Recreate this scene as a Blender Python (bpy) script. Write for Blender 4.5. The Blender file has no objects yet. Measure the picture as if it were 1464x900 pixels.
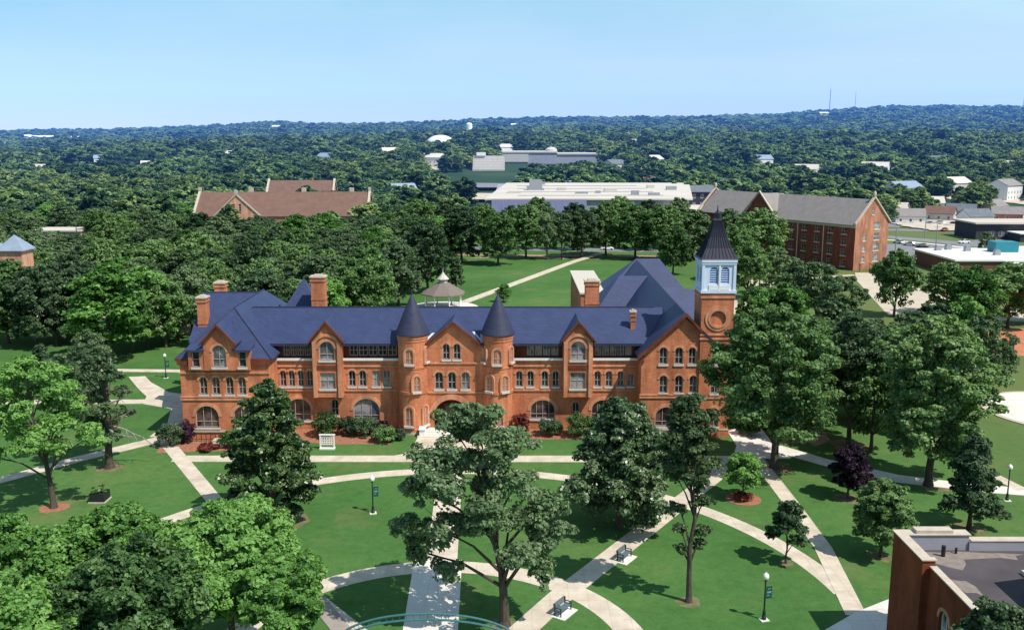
import bpy, math, random
import numpy as np
from mathutils import Vector, Matrix
from mathutils.geometry import tessellate_polygon

R_ = math.radians
scene = bpy.context.scene
col = scene.collection
CAM_H, FPX, PW, PH = 38.0, 1350.0, 1464, 900
PITCH = math.atan(250 / FPX)
CP, SP = math.cos(PITCH), math.sin(PITCH)
SUN_AZ, SUN_EL = 36.0, 55.0        # degrees: azimuth from +X towards -Y

def G(px, py, z=0.0):
    """survey helper: the ground point seen from the drone at photo pixel (px, py)"""
    x = (px - 732) / FPX; v = -(py - 450) / FPX
    d = (x, CP + v * SP, -SP + v * CP); t = (z - CAM_H) / d[2]
    return (d[0] * t, d[1] * t)

def GX(px, Y, z=0.0):
    """east-west position of a point at distance Y that bears towards photo column px"""
    return (px - 732) / FPX * (Y * CP + (CAM_H - z) * SP)

def sstep(a, b, t):
    t = np.clip((t - a) / (b - a), 0, 1); return t * t * (3 - 2 * t)

HA = [-0.75, -0.54, -0.42, -0.35, -0.30, -0.258, -0.238, -0.20, -0.13, 0.0, 0.2, 0.28, 0.33, 0.38, 0.47, 0.54, 0.75]
HE = [8, 8, 10, 12, 13.5, 19.5, 19.5, 16.5, 18, 23, 27, 30, 34, 38, 41, 41, 41]
def terrain(x, y):
    x = np.asarray(x, float); y = np.asarray(y, float)
    a = x / np.maximum(y, 1.0)
    e = np.interp(a, HA, HE)
    far = 38.0 + 3500 * e / FPX - 11.0
    near = 32.0 * sstep(420, 1400, y) * np.interp(a, [-0.5, -0.2, 0.0, 0.5], [0.35, 0.8, 1.0, 1.0])
    h = near + (far - near) * sstep(1300, 3500, y) ** 1.1
    roll = 3.0 * np.sin(x / 170 + 1.0) * np.sin(y / 230 + .4) + 2.0 * np.sin(x / 71 + y / 93)
    return h + roll * sstep(480, 1200, y)

# ------------------------------------------------------------------ materials
MATS = {}
def nodes_of(name):
    m = bpy.data.materials.new(name); m.use_nodes = True
    nt = m.node_tree; nt.nodes.clear()
    out = nt.nodes.new('ShaderNodeOutputMaterial')
    return m, nt, out
def N(nt, t, **kw):
    n = nt.nodes.new(t)
    for k, v in kw.items():
        if k in n.inputs.keys(): n.inputs[k].default_value = v
        else: setattr(n, k, v)
    return n
def rgba(c): return (c[0], c[1], c[2], 1.0)
def ramp(nt, fac, stops):
    r = nt.nodes.new('ShaderNodeValToRGB'); cr = r.color_ramp
    while len(cr.elements) < len(stops): cr.elements.new(0.5)
    for e, (p, c) in zip(cr.elements, stops): e.position = p; e.color = rgba(c)
    nt.links.new(fac, r.inputs[0]); return r.outputs[0]
def mixc(nt, fac, a, b, mode='MIX'):
    m = nt.nodes.new('ShaderNodeMix'); m.data_type = 'RGBA'; m.blend_type = mode
    for sock, v in ((m.inputs[0], fac), (m.inputs[6], a), (m.inputs[7], b)):
        if isinstance(v, (int, float)): sock.default_value = v
        elif isinstance(v, tuple): sock.default_value = rgba(v)
        else: nt.links.new(v, sock)
    return m.outputs[2]
def noise(nt, scale, detail=3.0, rough=0.55, vec=None, stretch=None):
    n = N(nt, 'ShaderNodeTexNoise', Scale=scale, Detail=detail, Roughness=rough)
    if vec is None:
        vec = N(nt, 'ShaderNodeNewGeometry').outputs['Position']
    if stretch:
        mp = N(nt, 'ShaderNodeMapping'); mp.inputs['Scale'].default_value = stretch
        nt.links.new(vec, mp.inputs['Vector']); vec = mp.outputs[0]
    nt.links.new(vec, n.inputs['Vector']); return n.outputs['Fac']

def surf(name, c1, c2, scale=1.0, rough=0.8, stops=(0.3, 0.7), detail=4, stretch=None, second=None, spec=0.3, bump=0.0, metal=0.0, joints=0.0):
    """two-tone weathered surface: c1..c2 by noise, optional second=(colour, scale, lo, hi, amount)"""
    m, nt, out = nodes_of(name)
    f = noise(nt, scale, detail, .6, stretch=stretch)
    c = ramp(nt, f, [(stops[0], c1), (stops[1], c2)])
    if second:
        f2 = noise(nt, second[1], 4, .6)
        k = ramp(nt, f2, [(second[2], (0, 0, 0)), (second[3], (second[4],) * 3)])
        c = mixc(nt, k, c, second[0])
    if joints:      # expansion joints of the slabs
        br = N(nt, 'ShaderNodeTexBrick', Scale=1.0, offset=0.0)
        br.inputs['Brick Width'].default_value = joints; br.inputs['Row Height'].default_value = joints; br.inputs['Mortar Size'].default_value = .035
        br.inputs['Color1'].default_value = (1, 1, 1, 1); br.inputs['Color2'].default_value = (.94, .93, .92, 1); br.inputs['Mortar'].default_value = (.82, .80, .77, 1)
        nt.links.new(N(nt, 'ShaderNodeNewGeometry').outputs['Position'], br.inputs['Vector'])
        c = mixc(nt, 1.0, c, br.outputs['Color'], 'MULTIPLY')
    b = N(nt, 'ShaderNodeBsdfPrincipled', Roughness=rough, Metallic=metal)
    b.inputs['Specular IOR Level'].default_value = spec
    nt.links.new(c, b.inputs['Base Color'])
    if bump:
        bp = N(nt, 'ShaderNodeBump', Strength=bump, Distance=0.05)
        nt.links.new(noise(nt, scale * 6, 3), bp.inputs['Height']); nt.links.new(bp.outputs[0], b.inputs['Normal'])
    nt.links.new(b.outputs[0], out.inputs[0]); MATS[name] = m; return m

def brick_mat(name, c1, c2, mortar, dirt=(0.12, 0.05, 0.035), bw=0.42, bh=0.15, amt=.45):
    m, nt, out = nodes_of(name)
    geo = N(nt, 'ShaderNodeNewGeometry')
    sx = N(nt, 'ShaderNodeSeparateXYZ'); nt.links.new(geo.outputs['Position'], sx.inputs[0])
    ad = N(nt, 'ShaderNodeMath', operation='ADD'); nt.links.new(sx.outputs[0], ad.inputs[0]); nt.links.new(sx.outputs[1], ad.inputs[1])
    cb = N(nt, 'ShaderNodeCombineXYZ'); nt.links.new(ad.outputs[0], cb.inputs[0]); nt.links.new(sx.outputs[2], cb.inputs[1])
    br = N(nt, 'ShaderNodeTexBrick', Scale=1.0)
    br.inputs['Color1'].default_value = rgba(c1); br.inputs['Color2'].default_value = rgba(c2)
    br.inputs['Mortar'].default_value = rgba(mortar); br.inputs['Mortar Size'].default_value = 0.012
    br.inputs['Brick Width'].default_value = bw; br.inputs['Row Height'].default_value = bh
    nt.links.new(cb.outputs[0], br.inputs['Vector'])
    st = ramp(nt, noise(nt, 0.22, 5, .65), [(0.35, (0, 0, 0)), (0.75, (amt,) * 3)])
    c = mixc(nt, st, br.outputs['Color'], dirt)
    st2 = ramp(nt, noise(nt, 0.9, 4, .6, stretch=(1, 1, .25)), [(0.36, (0.70, .68, .68)), (0.66, (1.12, 1.12, 1.12))])
    c = mixc(nt, 1.0, c, st2, 'MULTIPLY')
    b = N(nt, 'ShaderNodeBsdfPrincipled', Roughness=0.9); b.inputs['Specular IOR Level'].default_value = 0.2
    nt.links.new(c, b.inputs['Base Color']); nt.links.new(b.outputs[0], out.inputs[0]); MATS[name] = m; return m

def slate_mat(name, c1, c2, rough=.55, bw=.5, bh=.32):
    m, nt, out = nodes_of(name)
    geo = N(nt, 'ShaderNodeNewGeometry')
    sx = N(nt, 'ShaderNodeSeparateXYZ'); nt.links.new(geo.outputs['Position'], sx.inputs[0])
    ad = N(nt, 'ShaderNodeMath', operation='ADD'); nt.links.new(sx.outputs[0], ad.inputs[0]); nt.links.new(sx.outputs[1], ad.inputs[1])
    cb = N(nt, 'ShaderNodeCombineXYZ'); nt.links.new(ad.outputs[0], cb.inputs[0]); nt.links.new(sx.outputs[2], cb.inputs[1])
    br = N(nt, 'ShaderNodeTexBrick', Scale=1.0)
    br.inputs['Color1'].default_value = rgba(c1); br.inputs['Color2'].default_value = rgba(c2)
    br.inputs['Mortar'].default_value = rgba(tuple(v * .8 for v in c1)); br.inputs['Mortar Size'].default_value = 0.02
    br.inputs['Brick Width'].default_value = bw; br.inputs['Row Height'].default_value = bh
    nt.links.new(cb.outputs[0], br.inputs['Vector'])
    st = ramp(nt, noise(nt, 0.35, 5, .65), [(0.3, (0.88, .88, .88)), (0.7, (1.08, 1.08, 1.08))])
    c = mixc(nt, 1.0, br.outputs['Color'], st, 'MULTIPLY')
    b = N(nt, 'ShaderNodeBsdfPrincipled', Roughness=rough); b.inputs['Specular IOR Level'].default_value = 0.35
    nt.links.new(c, b.inputs['Base Color']); nt.links.new(b.outputs[0], out.inputs[0]); MATS[name] = m; return m

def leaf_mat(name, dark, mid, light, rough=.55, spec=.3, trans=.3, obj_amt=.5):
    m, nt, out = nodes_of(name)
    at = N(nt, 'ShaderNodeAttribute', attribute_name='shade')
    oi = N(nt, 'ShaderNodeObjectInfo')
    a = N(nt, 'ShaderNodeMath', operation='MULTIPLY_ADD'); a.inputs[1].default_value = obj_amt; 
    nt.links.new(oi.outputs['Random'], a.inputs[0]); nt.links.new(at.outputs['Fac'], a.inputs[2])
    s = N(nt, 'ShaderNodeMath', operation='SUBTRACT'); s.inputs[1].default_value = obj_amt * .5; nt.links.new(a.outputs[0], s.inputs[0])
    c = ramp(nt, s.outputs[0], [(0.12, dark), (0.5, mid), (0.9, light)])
    b = N(nt, 'ShaderNodeBsdfPrincipled', Roughness=rough); b.inputs['Specular IOR Level'].default_value = spec
    t = N(nt, 'ShaderNodeBsdfTranslucent')
    nt.links.new(c, b.inputs['Base Color'])
    tc = mixc(nt, 1.0, c, (1.15, 1.25, .6), 'MULTIPLY'); nt.links.new(tc, t.inputs['Color'])
    mx = N(nt, 'ShaderNodeMixShader'); mx.inputs[0].default_value = trans
    nt.links.new(b.outputs[0], mx.inputs[1]); nt.links.new(t.outputs[0], mx.inputs[2])
    nt.links.new(mx.outputs[0], out.inputs[0]); MATS[name] = m; return m

def glass_mat(name, c1, c2, sc=.9, rough=.12):
    m, nt, out = nodes_of(name)
    f = noise(nt, sc, 2, .5)
    c = ramp(nt, f, [(0.42, c1), (0.58, c2)])
    b = N(nt, 'ShaderNodeBsdfPrincipled', Roughness=rough); b.inputs['Specular IOR Level'].default_value = 0.5
    nt.links.new(c, b.inputs['Base Color']); nt.links.new(b.outputs[0], out.inputs[0]); MATS[name] = m; return m

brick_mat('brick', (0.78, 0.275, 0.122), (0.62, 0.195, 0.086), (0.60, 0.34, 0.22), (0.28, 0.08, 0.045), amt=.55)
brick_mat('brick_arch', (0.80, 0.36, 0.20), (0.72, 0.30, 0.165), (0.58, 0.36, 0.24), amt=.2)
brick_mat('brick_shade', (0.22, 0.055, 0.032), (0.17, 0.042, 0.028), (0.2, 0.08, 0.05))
brick_mat('brick_dorm_shaded', (0.30, 0.070, 0.052), (0.24, 0.052, 0.040), (0.26, 0.12, 0.09))  # dormitory brick with the long front's shade put into the colour
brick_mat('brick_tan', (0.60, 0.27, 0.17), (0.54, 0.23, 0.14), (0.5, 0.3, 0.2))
brick_mat('brick_pale_lit', (0.82, 0.42, 0.27), (0.76, 0.37, 0.23), (0.6, 0.4, 0.3), amt=.15)  # pale brick; on the brown hall gable the colour carries sunlight
brick_mat('brick_near', (0.36, 0.075, 0.030), (0.28, 0.055, 0.024), (0.28, 0.10, 0.055), bw=.3, bh=.1)
slate_mat('slate', (0.044, 0.061, 0.142), (0.035, 0.050, 0.122))
slate_mat('slate_shaded', (0.030, 0.046, 0.112), (0.024, 0.037, 0.092))  # slate darkened so the colour carries the west slope's shade
slate_mat('slate_dark', (0.042, 0.046, 0.092), (0.032, 0.036, 0.076), rough=.6)
surf('spire_metal', (0.014, 0.016, 0.032), (0.028, 0.031, 0.055), 2.0, rough=.45, stretch=(1, 1, .1))
surf('white', (0.78, 0.77, 0.74), (0.86, 0.85, 0.82), 1.2, rough=.6)
surf('sill_stone', (0.56, 0.49, 0.44), (0.68, 0.61, 0.56), 1.4, rough=.8)
surf('belfry_white', (0.60, 0.70, 0.84), (0.68, 0.77, 0.90), 1.0, rough=.6)
surf('louvre_blue', (0.30, 0.42, 0.66), (0.36, 0.48, 0.72), 2.0, rough=.6)
surf('stone', (0.50, 0.42, 0.33), (0.62, 0.53, 0.43), 1.6, rough=.85)
surf('flashing', (0.55, 0.57, 0.62), (0.72, 0.73, 0.76), 2.0, rough=.45)
glass_mat('glass', (0.018, 0.020, 0.030), (0.055, 0.05, 0.06))
glass_mat('glass_blind', (0.10, 0.10, 0.12), (0.36, 0.34, 0.34), .7, .2)
glass_mat('glass_warm', (0.05, 0.022, 0.022), (0.15, 0.09, 0.085), .8, .15)
surf('window_frame', (0.42, 0.36, 0.33), (0.5, 0.44, 0.40), 2.0, rough=.6)
surf('wood_dark', (0.07, 0.035, 0.025), (0.11, 0.055, 0.04), 3.0, rough=.6)
surf('iron', (0.016, 0.02, 0.02), (0.03, 0.035, 0.035), 5, rough=.5)
surf('iron_green', (0.012, 0.035, 0.03), (0.02, 0.05, 0.042), 5, rough=.45)
surf('arch_teal', (0.05, 0.16, 0.17), (0.09, 0.22, 0.23), 4, rough=.4, metal=.2)
surf('bark', (0.055, 0.043, 0.032), (0.12, 0.098, 0.078), 3.0, rough=.95, stretch=(1, 1, .25), bump=.4)
surf('bark_pale', (0.20, 0.18, 0.155), (0.36, 0.33, 0.29), 2.5, rough=.95, stretch=(1, 1, .3), bump=.3)
surf('path', (0.56, 0.475, 0.37), (0.74, 0.65, 0.53), 0.7, rough=.9, detail=6, second=((0.42, 0.34, 0.26), 0.3, .5, .76, .7), joints=1.6)
surf('path_white', (0.72, 0.67, 0.60), (0.82, 0.78, 0.72), 0.6, rough=.85, detail=6, second=((0.56, 0.49, 0.41), .35, .52, .78, .6), joints=1.8)
surf('path_grey', (0.30, 0.26, 0.23), (0.38, 0.33, 0.29), 0.8, rough=.9, second=((0.22, 0.19, .17), 1.7, .5, .7, .5))
surf('asphalt', (0.20, 0.195, 0.21), (0.27, 0.262, 0.275), .2, rough=.9, second=((0.15, 0.15, .16), .06, .5, .75, .5))
surf('worn', (0.105, 0.125, 0.045), (0.235, 0.185, 0.105), 1.4, rough=.95, stops=(.35, .68), detail=6)
surf('tan_court', (0.52, 0.43, 0.33), (0.62, 0.53, 0.42), .25, rough=.9, second=((0.42, 0.33, .25), .5, .55, .8, .6))
surf('orange_court', (0.50, 0.16, 0.08), (0.62, 0.24, 0.13), .6, rough=.9, second=((0.3, 0.09, .05), .3, .5, .7, .7))
surf('mulch', (0.26, 0.105, 0.062), (0.42, 0.19, 0.115), 2.2, rough=.95)
surf('soil', (0.30, 0.20, 0.13), (0.48, 0.36, 0.25), .5, rough=.95, second=((0.14, 0.09, .06), 1.3, .45, .7, .8))
surf('roof_tan', (0.25, 0.222, 0.212), (0.31, 0.275, 0.262), .5, rough=.85, second=((0.20, 0.175, 0.165), 3, .5, .7, .4))
surf('roof_brown', (0.17, 0.095, 0.07), (0.22, 0.125, 0.092), .4, rough=.85, second=((0.12, 0.07, .055), 2, .5, .7, .4))
surf('roof_gazebo', (0.18, 0.145, 0.13), (0.235, 0.19, 0.172), 1.2, rough=.85, second=((0.18, 0.14, .12), 4, .5, .7, .4))
surf('roof_white', (0.58, 0.515, 0.44), (0.66, 0.595, 0.51), .05, rough=.8, second=((0.55, 0.47, .38), .02, .5, .7, .5))
surf('roof_paper', (0.070, 0.060, 0.066), (0.105, 0.09, 0.096), .3, rough=.9, second=((0.07, 0.06, .065), 1.1, .5, .75, .5))
surf('roof_patch', (0.20, 0.165, 0.145), (0.30, 0.25, 0.215), 1.5, rough=.9)
surf('roof_blue', (0.10, 0.11, 0.19), (0.14, 0.145, 0.23), .4, rough=.5, stretch=(3, .2, .2))
surf('roof_grey', (0.12, 0.14, 0.155), (0.18, 0.20, 0.215), .6, rough=.8)
surf('roof_steel', (0.24, 0.30, 0.40), (0.31, 0.37, 0.46), .6, rough=.5)
surf('wall_pale', (0.52, 0.48, 0.44), (0.60, 0.56, 0.51), .5, rough=.85)
surf('wall_grey', (0.30, 0.30, 0.35), (0.38, 0.38, 0.43), .4, rough=.85)
surf('wall_dark', (0.035, 0.035, 0.05), (0.06, 0.055, 0.07), .5, rough=.7)
surf('wall_brown', (0.14, 0.07, 0.05), (0.19, 0.10, 0.07), .5, rough=.85)
surf('teal', (0.02, 0.20, 0.26), (0.03, 0.26, 0.33), 1, rough=.5)
surf('steel', (0.30, 0.31, 0.33), (0.42, 0.43, 0.45), 2, rough=.45, metal=.4)
surf('mast_steel', (0.25, 0.26, 0.30), (0.32, 0.33, 0.37), 1, rough=.6)
surf('lamp_globe', (0.86, 0.86, 0.82), (0.90, 0.90, 0.87), 2, rough=.35)
surf('banner_green', (0.010, 0.075, 0.055), (0.015, 0.10, 0.07), 6, rough=.7)
surf('banner_light', (0.16, 0.34, 0.28), (0.2, 0.4, 0.33), 6, rough=.7)
surf('bench_slat', (0.09, 0.13, 0.155), (0.14, 0.185, 0.21), 5, rough=.5)
surf('flower_red', (0.36, 0.03, 0.02), (0.55, 0.08, 0.04), 4, rough=.7)
surf('car_white', (0.76, 0.76, 0.76), (0.8, 0.8, 0.8), 1, rough=.3, spec=.5)
surf('car_dark', (0.025, 0.03, 0.045), (0.03, 0.036, 0.055), 1, rough=.25, spec=.5)
surf('car_red', (0.24, 0.02, 0.022), (0.28, 0.03, 0.03), 1, rough=.3, spec=.5)
surf('car_silver', (0.42, 0.43, 0.45), (0.46, 0.47, 0.49), 1, rough=.3, spec=.5, metal=.3)
surf('rubber', (0.02, 0.02, 0.02), (0.03, 0.03, 0.03), 4, rough=.9)

leaf_mat('leaf_oak', (0.020, 0.060, 0.016), (0.113, 0.221, 0.067), (0.258, 0.380, 0.151))
leaf_mat('leaf_olive', (0.028, 0.062, 0.026), (0.112, 0.190, 0.086), (0.235, 0.325, 0.165))
leaf_mat('leaf_bright', (0.022, 0.085, 0.012), (0.118, 0.270, 0.056), (0.258, 0.460, 0.128), trans=.34)
leaf_mat('leaf_magnolia', (0.012, 0.044, 0.014), (0.075, 0.143, 0.049), (0.251, 0.305, 0.162), rough=.38, spec=.5, trans=.12)
leaf_mat('leaf_deep', (0.012, 0.038, 0.017), (0.062, 0.121, 0.056), (0.148, 0.218, 0.112))
leaf_mat('leaf_purple', (0.016, 0.007, 0.018), (0.046, 0.018, 0.043), (0.105, 0.044, 0.085))
leaf_mat('leaf_pine', (0.026, 0.058, 0.023), (0.113, 0.172, 0.071), (0.213, 0.270, 0.134))
leaf_mat('leaf_forest', (0.030, 0.076, 0.039), (0.122, 0.225, 0.097), (0.286, 0.400, 0.160), obj_amt=.85)
leaf_mat('leaf_forest_warm', (0.040, 0.085, 0.030), (0.165, 0.255, 0.085), (0.330, 0.420, 0.150), obj_amt=.7)
leaf_mat('leaf_forest_deep', (0.014, 0.046, 0.034), (0.060, 0.135, 0.075), (0.140, 0.230, 0.115), obj_amt=.7)
leaf_mat('leaf_magnolia_pale', (0.018, 0.058, 0.014), (0.122, 0.201, 0.058), (0.348, 0.391, 0.190), rough=.38, spec=.5, trans=.14)
leaf_mat('leaf_red', (0.10, 0.02, 0.02), (0.2, 0.04, 0.035), (0.28, 0.08, 0.05))

# ground: lawn, drier patches, woodland floor far out
def ground_mat():
    m, nt, out = nodes_of('grass')
    geo = N(nt, 'ShaderNodeNewGeometry')
    big = ramp(nt, noise(nt, .035, 4, .6), [(0.30, (0.050, 0.138, 0.034)), (0.55, (0.076, 0.174, 0.046)), (0.80, (0.130, 0.200, 0.062))])
    fine = ramp(nt, noise(nt, 1.1, 5, .7), [(0.25, (0.78, .80, .76)), (0.75, (1.20, 1.16, 1.14))])
    c = mixc(nt, 1.0, big, fine, 'MULTIPLY')
    tuft = ramp(nt, noise(nt, 5.0, 3, .6), [(0.3, (0.86, .86, .86)), (0.7, (1.12, 1.12, 1.10))])
    c = mixc(nt, 1.0, c, tuft, 'MULTIPLY')
    dry = ramp(nt, noise(nt, .09, 6, .72), [(0.53, (0, 0, 0)), (0.75, (.62, .62, .62))])
    c = mixc(nt, dry, c, (0.20, 0.185, 0.075))
    dk = ramp(nt, noise(nt, .31, 5, .7), [(0.50, (1.0, 1.0, 1.0)), (0.72, (.74, .80, .72))])
    c = mixc(nt, 1.0, c, dk, 'MULTIPLY')
    sx = N(nt, 'ShaderNodeSeparateXYZ'); nt.links.new(geo.outputs['Position'], sx.inputs[0])
    ea = N(nt, 'ShaderNodeMapRange'); ea.inputs[1].default_value = 44; ea.inputs[2].default_value = 80; ea.inputs[4].default_value = .55
    nt.links.new(sx.outputs[0], ea.inputs[0]); c = mixc(nt, ea.outputs[0], c, (0.175, 0.175, 0.065))
    mr = N(nt, 'ShaderNodeMapRange'); mr.inputs[1].default_value = 380; mr.inputs[2].default_value = 560
    nt.links.new(sx.outputs[1], mr.inputs[0])
    wood = ramp(nt, noise(nt, .02, 4, .6), [(0.3, (0.018, 0.050, 0.022)), (0.7, (0.045, 0.085, 0.035))])
    c = mixc(nt, mr.outputs[0], c, wood)
    b = N(nt, 'ShaderNodeBsdfPrincipled', Roughness=0.95); b.inputs['Specular IOR Level'].default_value = 0.15
    nt.links.new(c, b.inputs['Base Color']); nt.links.new(b.outputs[0], out.inputs[0]); MATS['grass'] = m
ground_mat()

# ------------------------------------------------------------------ mesh builder
class MB:
    def __init__(s): s.v = []; s.f = []; s.m = []
    def face(s, pts, mi=0):
        b = len(s.v); s.v += [tuple(p) for p in pts]; s.f.append(tuple(range(b, b + len(pts)))); s.m.append(mi)
    def box(s, x0, x1, y0, y1, z0, z1, mi=0, M=None):
        c = [(x0, y0, z0), (x1, y0, z0), (x1, y1, z0), (x0, y1, z0), (x0, y0, z1), (x1, y0, z1), (x1, y1, z1), (x0, y1, z1)]
        if M is not None: c = [tuple(M @ Vector(p)) for p in c]
        b = len(s.v); s.v += c
        for q in ((0, 3, 2, 1), (4, 5, 6, 7), (0, 1, 5, 4), (1, 2, 6, 5), (2, 3, 7, 6), (3, 0, 4, 7)):
            s.f.append(tuple(b + i for i in q)); s.m.append(mi)
    def prism(s, poly, z0, z1, mi=0):
        n = len(poly); lo = [(p[0], p[1], z0) for p in poly]; hi = [(p[0], p[1], z1) for p in poly]
        b = len(s.v); s.v += lo + hi
        s.f.append(tuple(b + i for i in reversed(range(n)))); s.m.append(mi)
        s.f.append(tuple(b + n + i for i in range(n))); s.m.append(mi)
        for i in range(n):
            j = (i + 1) % n; s.f.append((b + i, b + j, b + n + j, b + n + i)); s.m.append(mi)
    def slab(s, pts, th, mi=0):
        """sloping roof plane with thickness"""
        n = len(pts); b = len(s.v)
        s.v += [tuple(p) for p in pts] + [(p[0], p[1], p[2] - th) for p in pts]
        s.f.append(tuple(b + i for i in range(n))); s.m.append(mi)
        s.f.append(tuple(b + n + i for i in reversed(range(n)))); s.m.append(mi)
        for i in range(n):
            j = (i + 1) % n; s.f.append((b + j, b + i, b + n + i, b + n + j)); s.m.append(mi)
    def tube(s, pts, rad, n=7, mi=0, cap=True):
        pts = [Vector(p) for p in pts]; b = len(s.v); k = len(pts)
        for i, p in enumerate(pts):
            d = (pts[min(i + 1, k - 1)] - pts[max(i - 1, 0)])
            d = d.normalized() if d.length > 1e-9 else Vector((0, 0, 1))
            u = d.cross(Vector((0, 1, 0)) if abs(d.y) < .9 else Vector((1, 0, 0))).normalized(); w = d.cross(u)
            r = rad[i] if isinstance(rad, (list, tuple)) else rad
            for j in range(n):
                a = 2 * math.pi * j / n; s.v.append(tuple(p + (u * math.cos(a) + w * math.sin(a)) * r))
        for i in range(k - 1):
            for j in range(n):
                q = (j + 1) % n
                s.f.append((b + i * n + j, b + i * n + q, b + (i + 1) * n + q, b + (i + 1) * n + j)); s.m.append(mi)
        if cap:
            s.f.append(tuple(b + j for j in reversed(range(n)))); s.m.append(mi)
            s.f.append(tuple(b + (k - 1) * n + j for j in range(n))); s.m.append(mi)
    def lathe(s, cx, cy, prof, n=24, mi=0, sq=False, rot=0.0):
        """profile [(radius, z)...] turned about (cx, cy)"""
        b = len(s.v); k = len(prof)
        for r, z in prof:
            for j in range(n):
                a = 2 * math.pi * j / n + rot; s.v.append((cx + r * math.cos(a), cy + r * math.sin(a), z))
        for i in range(k - 1):
            for j in range(n):
                q = (j + 1) % n
                s.f.append((b + i * n + j, b + i * n + q, b + (i + 1) * n + q, b + (i + 1) * n + j)); s.m.append(mi)
        s.f.append(tuple(b + j for j in reversed(range(n)))); s.m.append(mi)
        s.f.append(tuple(b + (k - 1) * n + j for j in range(n))); s.m.append(mi)
    def wall(s, O, U, NV, outline, holes=(), depth=.35, mi=0, back=False, ret=False):
        """wall face in the (u, z) plane with openings; reveals and outer returns go inward by depth"""
        O = Vector(O); U = Vector(U); NV = Vector(NV)
        P = lambda u, z, n=0.0: tuple(O + U * u + Vector((0, 0, z)) + NV * n)
        loops = [list(outline)] + [list(h) for h in holes]
        flat = [p for l in loops for p in l]
        tris = tessellate_polygon([[Vector((p[0], p[1], 0)) for p in l] for l in loops])
        b = len(s.v); s.v += [P(*p) for p in flat]
        for t in tris: s.f.append(tuple(b + i for i in t)); s.m.append(mi)
        if back:
            b = len(s.v); s.v += [P(p[0], p[1], -depth) for p in flat]
            for t in tris: s.f.append(tuple(b + i for i in reversed(t))); s.m.append(mi)
        for l in (loops if ret else loops[1:]):
            for i in range(len(l)):
                p, q = l[i], l[(i + 1) % len(l)]
                s.face([P(*p), P(*q), P(q[0], q[1], -depth), P(p[0], p[1], -depth)], mi)
    def build(s, name, mats, parent=None, smooth=False):
        me = bpy.data.meshes.new(name)
        me.from_pydata(s.v, [], s.f)
        if not isinstance(mats, (list, tuple)): mats = [mats]
        for m in mats: me.materials.append(MATS[m] if isinstance(m, str) else m)
        me.polygons.foreach_set('material_index', s.m)
        if smooth: me.polygons.foreach_set('use_smooth', [True] * len(me.polygons))
        me.update()
        o = bpy.data.objects.new(name, me); col.objects.link(o)
        if parent is not None: o.parent = parent
        return o

def tag(o, label=None, cat=None, group=None, kind=None):
    for k, v in (('label', label), ('category', cat), ('group', group), ('kind', kind)):
        if v: o[k] = v
    return o
def thing(name, label, cat, loc=(0, 0, 0), rz=0.0, group=None):
    o = bpy.data.objects.new(name, None); col.objects.link(o)
    o.location = loc; o.rotation_euler = (0, 0, rz); o.empty_display_size = .3
    return tag(o, label, cat, group)
KIDS = {}
def kids(o):
    return [c for c in bpy.data.objects if c.parent == o]
def copy_tree(o, parent=None):
    c = o.copy(); col.objects.link(c); c.parent = parent
    for ch in list(o.children): copy_tree(ch, c)
    return c
def offset_parent(o, loc):
    """children were modelled in world space: hang them under an Empty at loc without moving them"""
    for c in o.children: c.location = (-loc[0], -loc[1], -loc[2])

def arch_pts(u, z0, w, h, rise=None, n=9):
    """window outline, bottom left first, counter-clockwise; rise = height of the arched head (None: square head)"""
    a = w / 2
    if rise is None: return [(u - a, z0), (u + a, z0), (u + a, z0 + h), (u - a, z0 + h)]
    zs = z0 + h - rise
    pts = [(u - a, z0), (u + a, z0)]
    for i in range(n + 1):
        t = math.pi * i / n; pts.append((u + a * math.cos(t), zs + rise * math.sin(t)))
    return pts

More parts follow.
